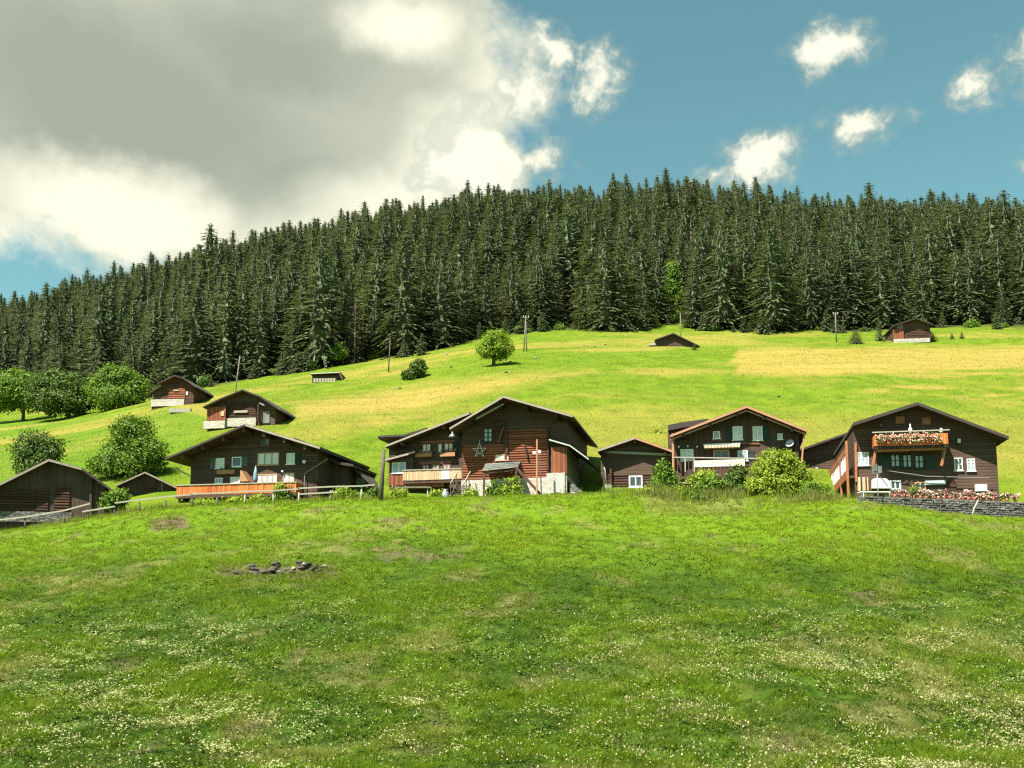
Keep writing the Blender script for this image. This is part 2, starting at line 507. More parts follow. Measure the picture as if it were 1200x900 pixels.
# the big grey bank on the left
big = blobs(warp(vw, soft, 3.0), [(240, 120, 430, 190, 0, 1.3), (420, 60, 260, 160, -20, 1.3), (90, 60, 420, 170, 0, 1.3), (430, 215, 220, 110, 10, 1.2),
                                 (215, 240, 190, 66, 8, 1.0), (-150, 130, 300, 110, 0, 1.2), (330, 250, 220, 60, 10, 1.0),  (70, 205, 130, 36, 0, .9), (300, 300, 190, 60, 18, .9)])
d_big = mth(t, 'MULTIPLY_ADD', mth(t, 'SUBTRACT', fb.outputs[0], .5), 1.1, big)
a_big = smap(t, d_big, 0.0, 0.50)
# where the bank is thin and the light comes through
lit = blobs(warp(vw, soft, 4.5), [(130, 238, 180, 60, -6, 1.05), (330, 292, 330, 56, 14, .55), (565, 190, 150, 84, 8, 1.1), (482, 36, 90, 40, 0, .9),
                                (480, 240, 160, 70, 12, .7), (-120, 270, 260, 80, 0, .9), (610, 100, 90, 110, -30, .6)])
d_lit = mth(t, 'MULTIPLY_ADD', mth(t, 'SUBTRACT', fb.outputs[0], .5), 0.4, lit)
a_lit = smap(t, d_lit, -0.14, 0.66)
# colours (scene values before the 0.1 strength)
blue = mixc(t, 1.0, sky.outputs[0], (0.60, 0.82, 0.54), 'MULTIPLY')
dk = blobs(warp(vw, soft, 5.0), [(120, 115, 330, 120, -4, 1.0), (330, 70, 190, 70, 0, .75), (330, 190, 170, 60, 0, .55)])
dk = mth(t, 'ADD', dk, mth(t, 'MULTIPLY', mth(t, 'SUBTRACT', fb.outputs[0], .5), .5))
dk = mth(t, 'ADD', dk, mth(t, 'MULTIPLY', mth(t, 'SUBTRACT', soft.outputs[0], .5), .7))
shade = smap(t, dk, 0.75, -0.15)
greyc = mixc(t, shade, (1.42, 1.58, 1.30), (2.10, 2.22, 1.74))
bankc = mixc(t, a_lit, greyc, (3.9, 3.8, 3.0))
thick = smap(t, d_small, 0.2, 0.9)
smallc = mixc(t, thick, (1.5, 1.85, 1.6), (3.9, 3.8, 3.1))
c = mixc(t, a_big, blue, bankc)
c = mixc(t, a_small, c, smallc)
l.new(c, bgd.inputs[0]); l.new(bgd.outputs[0], out.inputs[0])
S.view_settings.view_transform = 'Standard'; S.view_settings.look = 'None'; S.view_settings.gamma = 1.0
S.view_settings.use_curve_mapping = False
S.view_settings.exposure = 1.5
W.cycles.sampling_method = 'MANUAL'; W.cycles.sample_map_resolution = 512
S.cycles.use_denoising = False; S.cycles.pixel_filter_type = 'BLACKMAN_HARRIS'; S.cycles.filter_width = 1.25
S.cycles.max_bounces = 6; S.cycles.diffuse_bounces = 3; S.cycles.transparent_max_bounces = 8; S.cycles.volume_bounces = 0

# ------------------------------------------------------------------ ground
gy = np.concatenate([np.arange(-70, 20, 5.0), np.arange(20, 100, 0.33), np.arange(100, 262, 0.9), np.arange(262, 560, 4.0), np.arange(560, 1300, 25.0)])
gs = np.linspace(-1, 1, 520)
GX = gs[None, :] * (0.88 * (gy[:, None] + 110) * np.where(gy[:, None] < 100, 0.55, 0.55 + 0.45 * sstep(100, 300, gy[:, None])))
GY = np.repeat(gy[:, None], len(gs), 1)
GZ = gz(GX.ravel(), GY.ravel())
V = np.stack([GX.ravel(), GY.ravel(), GZ], 1)
nr, nc = GX.shape
ii = np.arange(nr - 1)[:, None] * nc + np.arange(nc - 1)[None, :]
F4 = np.stack([ii, ii + 1, ii + 1 + nc, ii + nc], -1).reshape(-1, 4)


def poly_mask(px, py, pts, soft):
    """soft inside mask of a convex polygon in pixel measure (distance to the nearest edge)."""
    d = np.full(px.shape, 1e9)
    n = len(pts)
    for i in range(n):
        (x0, y0), (x1, y1) = pts[i], pts[(i + 1) % n]
        L = math.hypot(x1 - x0, y1 - y0)
        d = np.minimum(d, ((x1 - x0) * (py - y0) - (y1 - y0) * (px - x0)) / L)
    return sstep(-soft, soft, d)


def land(X, Y, Z):
    """What grows where: dry hay, lush meadow, bare earth; fixed places on the hillside. Below crest: vignette darkening too."""
    px, py = proj(X, Y, Z)
    far = sstep(92, 100, Y)
    wob = (fbm(X / 9.0, Y / 9.0, 51, 4) - .5)
    streak = fbm(X / 14.0, Y / 2.2, 61, 4)
    qx = px + wob * 40; qy = py + wob * 9
    dry = np.zeros_like(X)
    dry = np.maximum(dry, poly_mask(px + wob * 22, py + wob * 6, [(862, 408), (1400, 404), (1400, 436), (1150, 438), (1000, 446), (930, 452), (860, 447)], 3) * (0.25 + .95 * fbm(X / 26.0, Y / 1.3, 63, 4)))
    dry = np.maximum(dry, poly_mask(qx, qy, [(345, 462), (520, 447), (672, 424), (690, 434), (600, 456), (470, 486), (345, 494)], 9) * (0.35 + .8 * streak))
    dry = np.maximum(dry, poly_mask(qx, qy, [(300, 492), (470, 480), (560, 462), (545, 480), (400, 512), (330, 520)], 8) * (0.1 + .8 * streak))
    dry = np.maximum(dry, poly_mask(qx, qy, [(190, 474), (262, 468), (330, 486), (230, 486)], 5) * .6)
    dry = np.maximum(dry, far * .55 * sstep(.45, .75, fbm(X / 22.0, Y / 12.0, 71, 4)))
    dry = np.maximum(dry, far * .35 * sstep(470, 500, py) * (px > 500))
    lush = far * poly_mask(qx, qy, [(340, 452), (560, 430), (640, 415), (860, 408), (862, 440), (690, 440), (672, 424), (520, 447), (345, 462)], 8)
    lush = np.maximum(lush, far * poly_mask(qx, qy, [(-300, 515), (45, 490), (250, 478), (190, 560), (-300, 600)], 12) * .8)
    dry = np.maximum(dry, far * .7 * poly_mask(qx, qy, [(1000, 470), (1060, 430), (1400, 425), (1400, 480)], 14) * sstep(.42, .7, fbm(X / 6.0, Y / 2.4, 75, 4)))
    near = 1 - sstep(80, 90, Y)
    crest = near * sstep(690, 600, py + 55 * (fbm(X / 7.0, Y / 7.0, 81, 3) - .5))  # lighter towards the crest; below it the grass keeps a painted vignette
    straw = near * sstep(.58, .82, fbm(X / 2.6 + 9, Y / 3.2, 91, 5)) * .7
    straw = np.maximum(straw, near * .75 * sstep(690, 780, py) * sstep(.42, .66, fbm(X / 1.8, Y / 2.4, 93, 5)) * sstep(640, 1000, px + 60 * wob))
    straw = np.maximum(straw, near * .6 * poly_mask(px, py, [(745, 572), (880, 578), (870, 604), (760, 600)], 8))
    earth = near * (sstep(.68, .82, fbm(X / 2.0 + 40, Y / 2.4, 101, 5)) * .7)
    earth = np.maximum(earth, poly_mask(px + wob * 30, py + wob * 8, [(170, 608), (215, 604), (222, 618), (175, 622)], 4))
    earth = np.maximum(earth, .8 * poly_mask(px + wob * 30, py + wob * 8, [(255, 664), (390, 660), (392, 678), (260, 680)], 5))
    earth = np.maximum(earth, .75 * poly_mask(px + wob * 12, Y + wob, [(520, 84.2), (560, 84.6), (690, 84.8), (690, 87), (520, 87)], 1.0))
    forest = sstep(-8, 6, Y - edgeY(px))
    return dry, lush, crest, straw, earth, forest


EDGE_U = [-600, 45, 200, 330, 440, 500, 545, 640, 720, 800, 840, 900, 1000, 1155, 1800]
EDGE_Y = [235, 235, 228, 222, 236, 232, 250, 256, 246, 262, 250, 246, 252, 250, 250]


def edgeY(px):
    return np.interp(px, EDGE_U, EDGE_Y) + 20 * (fbm(np.asarray(px) / 34.0, np.zeros_like(px), 33, 4) - .5)


masks = land(V[:, 0], V[:, 1], V[:, 2])
gm = bpy.data.materials.new('meadow_ground'); t, ns, l = nt(gm)
geo = ns.new('ShaderNodeNewGeometry')
pos = geo.outputs['Position']
n1 = noise(t, pos, 0.35, 6, 0.6); n2 = noise(t, pos, 2.6, 6, 0.65); n3 = noise(t, pos, 11, 4, 0.6); n4 = noise(t, pos, 0.06, 4, .5)
A = {}
for nm in ('dry', 'lush', 'crest', 'straw', 'earth', 'forest', 'tone'):
    A[nm] = N(ns, 'ShaderNodeAttribute', attribute_name=nm).outputs['Fac']
g = mixc(t, smap(t, n1.outputs[0], .35, .65), (.074, .124, .006), (.118, .164, .010))
g = mixc(t, A['lush'], g, mixc(t, n1.outputs[0], (.075, .135, .008), (.100, .165, .012)))
g = mixc(t, A['dry'], g, mixc(t, n2.outputs[0], (.225, .160, .034), (.33, .238, .066)))
fg = mixc(t, smap(t, n2.outputs[0], .3, .7), (.034, .068, .005), (.080, .130, .009))  # lower slope darker: denser grass plus vignette shade in the ground colour
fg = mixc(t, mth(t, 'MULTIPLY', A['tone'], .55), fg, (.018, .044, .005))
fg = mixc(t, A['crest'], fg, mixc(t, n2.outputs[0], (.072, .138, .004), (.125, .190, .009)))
spy = ns.new('ShaderNodeSeparateXYZ'); l.new(pos, spy.inputs[0])
nearm = smap(t, spy.outputs[1], 82, 92, 1.0, 0.0)
g = mixc(t, nearm, g, fg)
g = mixc(t, mth(t, 'MULTIPLY', A['straw'], .8), g, (.17, .145, .055))
g = mixc(t, A['earth'], g, mixc(t, n3.outputs[0], (.075, .055, .030), (.14, .105, .06)))
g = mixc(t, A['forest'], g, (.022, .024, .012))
g = mixc(t, .35, g, mixc(t, n3.outputs[0], (.3, .3, .3), (1.0, 1.0, .9)), 'MULTIPLY')
g = mixc(t, .30, g, mixc(t, n2.outputs[0], (.35, .35, .3), (1.0, 1.0, 1.0)), 'MULTIPLY')
g = mixc(t, 1.0, g, (1.38, 1.38, 1.38), 'MULTIPLY')
hgt = mth(t, 'ADD', n2.outputs[0], mth(t, 'MULTIPLY', n3.outputs[0], .5))
finish(t, g, 0.95, hgt, 0.9, 0.25, 0.1)
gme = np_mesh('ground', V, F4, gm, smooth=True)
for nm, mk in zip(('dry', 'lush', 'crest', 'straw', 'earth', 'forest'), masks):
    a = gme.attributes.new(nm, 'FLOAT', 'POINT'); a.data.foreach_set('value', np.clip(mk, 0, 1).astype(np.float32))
a = gme.attributes.new('tone', 'FLOAT', 'POINT'); a.data.foreach_set('value', (1 - sstep(.36, .64, fbm(V[:, 0] / 2.9, V[:, 1] / 2.6, 211, 5))).astype(np.float32))
tag(link(bpy.data.objects.new('ground', gme)), kind='structure')

# ------------------------------------------------------------------ grass and flowers
def blades(n_tufts, y0, y1, per, hmin, hmax, wmin, wslope, power, seed, keep=None, spread=.09, u0=-90, u1=1290, ln=.62):
    rg = np.random.default_rng(seed)
    u = rg.uniform(u0, u1, n_tufts)
    q = rg.uniform(0, 1, n_tufts)
    e = 1 - power
    Y = (y0**e + q * (y1**e - y0**e)) ** (1 / e) if abs(e) > 1e-6 else y0 * (y1 / y0) ** q
    X = (u - 600) / FPX * Y
    if keep is not None:
        k = keep(X, Y, rg); X, Y = X[k], Y[k]
    n = len(X)
    patch = fbm(X / .75, Y / .65, 201, 3); patch2 = fbm(X / 2.9, Y / 2.6, 211, 5)
    H = (hmin + (hmax - hmin) * sstep(.36, .74, .5 * patch + .5 * patch2)) * rg.uniform(.7, 1.25, n)
    X = np.repeat(X, per); Y = np.repeat(Y, per); H = np.repeat(H, per) * rg.uniform(.6, 1.15, n * per)
    sp = spread * (Y / 40.0) ** .5
    X = X + rg.normal(0, 1, len(X)) * sp; Y = Y + rg.normal(0, 1, len(X)) * sp
    Z = gz(X, Y) - .02
    a = rg.uniform(0, 2 * np.pi, len(X)); w = (wmin + wslope * Y) * rg.uniform(.7, 1.3, len(X))
    lean = rg.normal(0, ln, (len(X), 2)) * H[:, None]
    base = np.stack([X, Y, Z], 1)
    side = np.stack([np.cos(a), np.sin(a), np.zeros(len(X))], 1) * w[:, None] * .5
    tip = base + np.stack([lean[:, 0], lean[:, 1], H], 1)
    Vv = np.stack([base - side, base + side, tip], 1).reshape(-1, 3)
    Ff = np.arange(len(Vv)).reshape(-1, 3)
    tint = np.clip(np.repeat(.46 * sstep(.30, .70, patch) + .54 * sstep(.36, .64, patch2), per) + rg.normal(0, .18, len(X)), 0, 1)
    return X, Y, Z, Vv, Ff, np.repeat(tint, 3)


def grass_mat(name, near):
    m = bpy.data.materials.new(name); t, ns, l = nt(m)
    at_ = lambda nm: N(ns, 'ShaderNodeAttribute', attribute_name=nm).outputs['Fac']
    ti = at_('tint')
    if near:
        c = mixc(t, ti, (.018, .050, .004), (.150, .225, .010))  # below the crest: denser grass, with vignette darkening put into the blade colour
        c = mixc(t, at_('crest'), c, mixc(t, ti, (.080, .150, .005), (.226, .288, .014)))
        c = mixc(t, at_('straw'), c, mixc(t, ti, (.11, .135, .022), (.28, .27, .08)))
        c = mixc(t, mth(t, 'MULTIPLY', at_('earth'), .6), c, (.12, .10, .045))
    else:
        c = mixc(t, ti, (.074, .142, .005), (.155, .208, .012))
        c = mixc(t, at_('lush'), c, mixc(t, ti, (.075, .150, .006), (.125, .205, .010)))
        c = mixc(t, at_('dry'), c, mixc(t, ti, (.22, .168, .030), (.37, .27, .078)))
    d = ns.new('ShaderNodeBsdfPrincipled'); d.inputs['Roughness'].default_value = .7; d.inputs['Specular IOR Level'].default_value = .15
    l.new(c, d.inputs['Base Color'])
    tr = ns.new('ShaderNodeBsdfTranslucent'); l.new(mixc(t, 1.0, c, (1.1, 1.1, .6), 'MULTIPLY'), tr.inputs[0])
    mx = ns.new('ShaderNodeMixShader'); mx.inputs[0].default_value = .4; l.new(d.outputs[0], mx.inputs[1]); l.new(tr.outputs[0], mx.inputs[2])
    o = ns.new('ShaderNodeOutputMaterial'); l.new(mx.outputs[0], o.inputs[0])
    return m


def grass_obj(name, data, mat):
    X, Y, Z, Vv, Ff, tint = data
    me = np_mesh(name, Vv, Ff, mat, tint)
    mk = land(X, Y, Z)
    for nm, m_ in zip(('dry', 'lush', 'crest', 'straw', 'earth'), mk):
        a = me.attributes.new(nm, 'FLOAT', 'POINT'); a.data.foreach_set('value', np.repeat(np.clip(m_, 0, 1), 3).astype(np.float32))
    return tag(link(bpy.data.objects.new(name, me)), kind='stuff')


def keep_near(X, Y, rg):
    u = 600 + FPX * X / Y
    e = sstep(.68, .82, fbm(X / 2.0 + 40, Y / 2.4, 101, 5))
    k = rg.uniform(0, 1, len(X)) > e * .5
    return k & ~((u > 985) & (Y > 75.2)) & ~((u > 520) & (u < 700) & (Y > 84.5))


gn = grass_mat('meadow_grass_blades', True)
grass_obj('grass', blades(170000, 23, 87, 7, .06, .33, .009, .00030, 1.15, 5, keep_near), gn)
gf = grass_mat('hillside_grass_blades', False)
grass_obj('hillside_grass', blades(60000, 93, 262, 3, .07, .18, .03, .0005, 1.6, 6, None, .25, ln=1.3), gf)


def tall_weeds():
    """Unmown dry stalks on the bank in front of the right-hand houses and along the fence."""
    rg = np.random.default_rng(77)
    n = 5200
    u = np.concatenate([rg.normal(815, 42, 3400), rg.uniform(45, 440, 1200), rg.normal(950, 30, 600)])
    Y = np.concatenate([rg.normal(82, 1.9, 3400), rg.uniform(80.5, 83.5, 1200), rg.normal(78, 1.2, 600)])
    X = (u - 600) / FPX * Y
    H = rg.uniform(.2, .95, n) * (.1 + 1.5 * sstep(.3, .75, fbm(X / 1.3, Y / 1.3, 301, 3)))
    H[3400:4600] *= .55
    per = 4
    X = np.repeat(X, per) + rg.normal(0, .12, n * per); Y = np.repeat(Y, per) + rg.normal(0, .12, n * per); H = np.repeat(H, per) * rg.uniform(.6, 1.1, n * per)
    Z = gz(X, Y) - .02
    a = rg.uniform(0, 2 * np.pi, len(X)); w = rg.uniform(.03, .06, len(X))
    side = np.stack([np.cos(a), np.sin(a), 0 * a], 1) * w[:, None] * .5
    base = np.stack([X, Y, Z], 1)
    ln = rg.normal(0, .2, (len(X), 2)) * H[:, None]
    tip = base + np.stack([ln[:, 0], ln[:, 1], H], 1)
    Vv = np.stack([base - side, base + side, tip], 1).reshape(-1, 3)
    tint = np.repeat(np.clip(rg.normal(.5, .25, len(X)), 0, 1), 3)
    me = np_mesh('tall_grass', Vv, np.arange(len(Vv)).reshape(-1, 3), gn, tint)
    st = sstep(.35, .6, fbm(X / 2.4, Y / 2.4, 311, 3)) * .9
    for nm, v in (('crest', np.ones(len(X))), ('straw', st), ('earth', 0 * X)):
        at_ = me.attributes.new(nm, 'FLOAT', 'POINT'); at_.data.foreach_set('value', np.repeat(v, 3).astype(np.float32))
    tag(link(bpy.data.objects.new('tall_grass', me)), kind='stuff')


tall_weeds()


def umbels():
    rg = np.random.default_rng(41)
    n = 250000
    u = rg.uniform(-90, 1290, n); Y = 23 * (62 / 23.0) ** rg.uniform(0, 1, n)
    X = (u - 600) / FPX * Y; Z = gz(X, Y)
    px, py = proj(X, Y, Z)
    d = sstep(.50, .72, fbm(X / 1.5 + 7, Y / 1.3, 401, 3)) * sstep(.42, .60, fbm(X / 6.5 + 3, Y / 5.0, 409, 3) + .0)
    reg = sstep(690, 745, py)
    spot = np.exp(-(((px - 560) / 60) ** 2 + ((py - 755) / 38) ** 2)) * 1.2 + np.exp(-(((px - 290) / 110) ** 2 + ((py - 745) / 40) ** 2)) * .9
    spot = spot + np.exp(-(((px - 832) / 16) ** 2 + ((py - 638) / 6) ** 2)) * 1.3 + .5 * np.exp(-(((px - 430) / 90) ** 2 + ((py - 730) / 30) ** 2))
    k = rg.uniform(0, 1, n) < np.clip(d * reg * .62 + spot * .62 * (.10 + d) + .018 * reg, 0, 1)
    X, Y = X[k], Y[k]; n = len(X)
    Zb = gz(X, Y)
    h = rg.uniform(.14, .34, n); R_ = rg.uniform(.012, .036, n)
    cen = np.stack([X, Y, Zb + h], 1)
    V_, F_, T_ = [], [], []
    nq = 5
    for q in range(nq):
        an = rg.uniform(0, 6.28, n); rr = R_ * np.sqrt(rg.uniform(0, 1, n)) * 1.3
        c_ = cen + np.stack([np.cos(an) * rr, np.sin(an) * rr, rg.normal(0, .010, n)], 1)
        s_ = R_ * rg.uniform(.4, .75, n)
        ax = np.stack([np.cos(an), np.sin(an), rg.normal(0, .35, n)], 1) * s_[:, None]
        ay = np.stack([-np.sin(an), np.cos(an), rg.normal(0, .35, n)], 1) * s_[:, None]
        V_.append(np.stack([c_ - ax, c_ - ay, c_ + ax, c_ + ay], 1)); T_.append(np.repeat(np.clip(rg.normal(.5, .25, n), 0, 1), 4))
    Vv = np.concatenate(V_).reshape(-1, 3)
    me = np_mesh('meadow_flowers', Vv, np.arange(len(Vv)).reshape(-1, 4), M['umbel'], np.concatenate(T_))
    tag(link(bpy.data.objects.new('meadow_flowers', me)), kind='stuff')


def herbs():
    """Low broad-leaved herbs in tussocks between the grasses."""
    rg = np.random.default_rng(53)
    n = 16000
    u = rg.uniform(-90, 1290, n); Y = 23 * (83 / 23.0) ** rg.uniform(0, 1, n)
    X = (u - 600) / FPX * Y
    k = (rg.uniform(0, 1, n) < .15 + sstep(.42, .62, fbm(X / 2.4 + 70, Y / 2.0, 611, 3))) & ~((u > 985) & (Y > 75))
    X, Y = X[k], Y[k]; n = len(X)
    per = 13
    R_ = rg.uniform(.10, .34, n); Hh = rg.uniform(.05, .22, n); tone = np.clip(.05 + .45 * fbm(X / 1.8 + 20, Y / 1.8, 621, 3) + .5 * sstep(.36, .64, fbm(X / 2.9, Y / 2.6, 211, 5)) + rg.normal(0, .12, n), 0, 1)
    X0 = np.repeat(X, per) + rg.normal(0, 1, n * per) * np.repeat(R_, per) * .6; Y0 = np.repeat(Y, per) + rg.normal(0, 1, n * per) * np.repeat(R_, per) * .6
    P = np.stack([X0, Y0, gz(X0, Y0) + rg.uniform(.1, 1, n * per) * np.repeat(Hh, per)], 1)
    nr_ = norm(np.stack([rg.normal(0, .5, n * per), rg.normal(0, .5, n * per) - .2, np.ones(n * per)], 1))
    ax = norm(np.cross(nr_, rg.normal(0, 1, (n * per, 3)))); bx = np.cross(ax, nr_)
    s_ = rg.uniform(.05, .12, (n * per, 1)) * (np.sqrt(Y0 / 45.0))[:, None]
    Vv, Ff = diamonds(P, ax * s_, bx * s_ * .42)
    me = np_mesh('meadow_herbs', Vv, Ff, gn, np.repeat(np.clip(np.repeat(tone, per) + rg.normal(0, .12, n * per), 0, 1), 4))
    mk = land(X0, Y0, P[:, 2])
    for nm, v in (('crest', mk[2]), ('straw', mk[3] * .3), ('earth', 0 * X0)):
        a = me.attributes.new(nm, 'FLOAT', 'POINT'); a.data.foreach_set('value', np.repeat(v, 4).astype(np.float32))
    tag(link(bpy.data.objects.new('meadow_herbs', me)), kind='stuff')


def norm(v):
    return v / np.maximum(np.linalg.norm(v, axis=1, keepdims=True), 1e-6)


def diamonds(P, A, B):
    """leaf faces: centre-base P, long axis A, half-width B -> verts, faces"""
    Vv = np.stack([P, P + A * .45 - B, P + A, P + A * .45 + B], 1).reshape(-1, 3)
    return Vv, np.arange(len(Vv)).reshape(-1, 4)


def seed_heads():
    """Pale seed heads of the flowering grasses on the lower slope."""
    rg = np.random.default_rng(59)
    n = 150000
    u = rg.uniform(-90, 1290, n); Y = 23 * (50 / 23.0) ** rg.uniform(0, 1, n)
    X = (u - 600) / FPX * Y; Z = gz(X, Y); px, py = proj(X, Y, Z)
    den = sstep(675, 790, py) * (.25 + .75 * sstep(560, 900, px + 200 * (fbm(X / 6, Y / 6, 71, 3) - .5))) * sstep(.36, .66, fbm(X / 1.4, Y / 1.3, 631, 4))
    k = rg.uniform(0, 1, n) < den * .5
    X, Y, Z = X[k], Y[k], Z[k]; n = len(X)
    P = np.stack([X, Y, Z + rg.uniform(.12, .34, n)], 1)
    ax = norm(np.stack([rg.normal(0, .6, n), rg.normal(0, .6, n), np.full(n, .7)], 1)); bx = norm(np.cross(ax, rg.normal(0, 1, (n, 3))))
    s_ = rg.uniform(.04, .09, (n, 1))
    Vv, Ff = diamonds(P, ax * s_, bx * s_ * .34)
    me = np_mesh('grass_seed_heads', Vv, Ff, M['seed'], np.repeat(np.clip(rg.normal(.5, .25, n), 0, 1), 4))
    tag(link(bpy.data.objects.new('grass_seed_heads', me)), kind='stuff')


M['seed'] = leafmat('straw_seed_heads', (.17, .17, .06), (.46, .42, .21), 0.3, 0.0)
umbels()
herbs()
seed_heads()

# ------------------------------------------------------------------ trees
def diamonds(P, A, B):
    """leaf faces: centre-base P, long axis A, half-width B -> verts, faces"""
    Vv = np.stack([P, P + A * .45 - B, P + A, P + A * .45 + B], 1).reshape(-1, 3)
    return Vv, np.arange(len(Vv)).reshape(-1, 4)


def norm(v):
    return v / np.maximum(np.linalg.norm(v, axis=1, keepdims=True), 1e-6)


def spruce_arrays(seed, H, Rb, pw=.85, ragged=.2, start=.03, sparse=1.0, droop=.3, dens=1.0):
    rg = np.random.default_rng(seed)
    br = []
    nw = int(40 * (H / 22) ** .5)
    for i in range(nw):
        f = start + (0.985 - start) * (i + rg.uniform(-.3, .3)) / nw
        f = min(max(f, .01), .985)
        r = Rb * (1 - f) ** pw * (1 + rg.normal(0, ragged * .5))
        if f < .12: r *= .75 + 2 * f
        nb = max(5, int((7 + 8 * (1 - f)) * sparse))
        ph = rg.uniform(0, 6.28)
        for b in range(nb):
            if rg.uniform() < .06 + .5 * (1 - sparse): continue
            br.append((ph + 6.283 * b / nb + rg.normal(0, .18), max(.3, r * (1 + rg.normal(0, ragged))), droop * (1.15 - f) + rg.normal(0, .06), f * H, rg.normal(.5, .17)))
    br = np.array(br)
    cnt = (4 + br[:, 1] * 4.6 * dens).astype(int)
    B0 = np.repeat(br, cnt, 0); n = len(B0)
    an, rr, dr, z0, tone = B0.T
    k_ = np.concatenate([np.arange(c_) for c_ in cnt]); q = np.minimum(.2 + .8 * (k_ + rg.uniform(0, .95, n)) / np.repeat(cnt, cnt), 1.0)
    d = np.stack([np.cos(an), np.sin(an), 0 * an], 1); sd_ = np.stack([-d[:, 1], d[:, 0], 0 * an], 1)
    p = d * (rr * q)[:, None]; p[:, 2] = z0 + .22 * rr * q * .6 - dr * rr * q * q * 1.5
    side = np.where(q < .85, rg.choice([-1.0, 1.0], n), rg.uniform(-.4, .4, n)) * rg.uniform(.4, 1.0, n)
    ax = d * (.75 + .3 * q)[:, None] + sd_ * side[:, None]; ax[:, 2] -= .3 + rg.uniform(0, .55, n); ax = norm(ax)
    ln = rg.uniform(.5, 1.0, n) * (.31 + .16 * rr ** .6)
    bx = norm(np.cross(ax, d * .95 + np.array([0, 0, .6]) + rg.normal(0, .32, (n, 3))))
    P = p - ax * (ln * .3)[:, None]; A = ax * ln[:, None]; B = bx * (ln * rg.uniform(.24, .36, n))[:, None]; T = tone + rg.normal(0, .14, n)
    m_ = 10; an = rg.uniform(0, 6.28, m_)  # the leader
    ax = norm(np.stack([np.cos(an) * .7, np.sin(an) * .7, np.full(m_, .55)], 1))
    P = np.concatenate([P, np.stack([0 * an, 0 * an, rg.uniform(.93, .985, m_) * H], 1)]); A = np.concatenate([A, ax * .5]); B = np.concatenate([B, np.cross(ax, [0, 0, 1]) * .15]); T = np.concatenate([T, np.full(m_, .5)])
    Vv, Ff = diamonds(P, A, B)
    return Vv, Ff, np.repeat(np.clip(T, 0, 1), 4)


def cone_arrays(H, r0, r1, n=7, bend=0.0):
    an = np.arange(n) * 2 * np.pi / n
    rings = []
    hs = [0, .3, .65, 1.0]
    for h in hs:
        rr = r0 + (r1 - r0) * h
        rings.append(np.stack([np.cos(an) * rr + bend * h * h, np.sin(an) * rr, np.full(n, H * h - .6 * (h == 0))], 1))
    V_ = np.concatenate(rings); F_ = []
    for k_ in range(len(hs) - 1):
        for i in range(n): F_.append((k_ * n + i, k_ * n + (i + 1) % n, (k_ + 1) * n + (i + 1) % n, (k_ + 1) * n + i))
    return V_, np.array(F_)


def core_arrays(seed, H, Rb, pw):
    """the dense inside of the crown: a ragged foliage cone, added opaque to block light and deepen contrast"""
    rg = np.random.default_rng(seed + 900)
    m_, n = 16, 11; rings = []
    for i in range(m_ + 1):
        f = .05 + .90 * i / m_
        r = Rb * .42 * (1 - f) ** pw * (.8 if i % 2 else 1.12)
        an = np.arange(n) * 2 * np.pi / n + rg.uniform(-.2, .2, n)
        rr = r * rg.uniform(.75, 1.2, n)
        rings.append(np.stack([np.cos(an) * rr, np.sin(an) * rr, f * H + rg.normal(0, .25, n) - .25 * rr], 1))
    F_ = [(k_ * n + i, k_ * n + (i + 1) % n, (k_ + 1) * n + (i + 1) % n, (k_ + 1) * n + i) for k_ in range(m_) for i in range(n)]
    return np.concatenate(rings), np.array(F_)


def cat(*ps):
    V_, F_, T_, o = [], [], [], 0
    for v, f, t_ in ps:
        V_.append(v); F_.append(f + o); T_.append(t_); o += len(v)
    return np.concatenate(V_), np.concatenate(F_), np.concatenate(T_)


def join_mesh(name, parts):
    """parts: list of (V, F(4), material, tint or None) -> one mesh"""
    Vs, Fs, Ts, mi, o = [], [], [], [], 0
    for k_, (v, f, m, tt) in enumerate(parts):
        Vs.append(v); Fs.append(f + o); o += len(v); Ts.append(np.full(len(v), .5) if tt is None else tt); mi += [k_] * len(f)
    me = np_mesh(name, np.concatenate(Vs), np.concatenate(Fs), parts[0][2], np.concatenate(Ts))
    for p in parts[1:]: me.materials.append(p[2])
    me.polygons.foreach_set('material_index', np.array(mi, np.int32))
    return me


SPR = []
for i, (H, Rb, pw, rag, dr) in enumerate([(22, 4.3, .74, .20, .32), (24, 3.9, .72, .18, .36), (20, 4.5, .78, .24, .28), (25, 4.5, .66, .26, .34), (21, 3.4, .70, .22, .38),
                                          (23, 4.9, .82, .22, .30), (18, 3.7, .76, .28, .30), (26, 4.0, .64, .24, .40)]):
    cv, cf, ct = spruce_arrays(100 + i, H, Rb, pw, rag, .03, 1.0, dr)
    kv, kf = core_arrays(i, H, Rb, pw); cv, cf, ct = cat((cv, cf, ct), (kv, kf, np.random.default_rng(i).uniform(.2, .6, len(kv))))  # opaque core added to stop light leaking through the crown
    tv, tf = cone_arrays(H * .95, .30, .04)
    SPR.append(dict(H=H, crown=np_mesh('crown', cv, cf, M['spruce'], ct), trunk=np_mesh('trunk', tv, tf, M['bark'], None, True),
                    whole=join_mesh('spruce', [(cv, cf, M['spruce'], ct), (tv, tf, M['bark'], None)])))

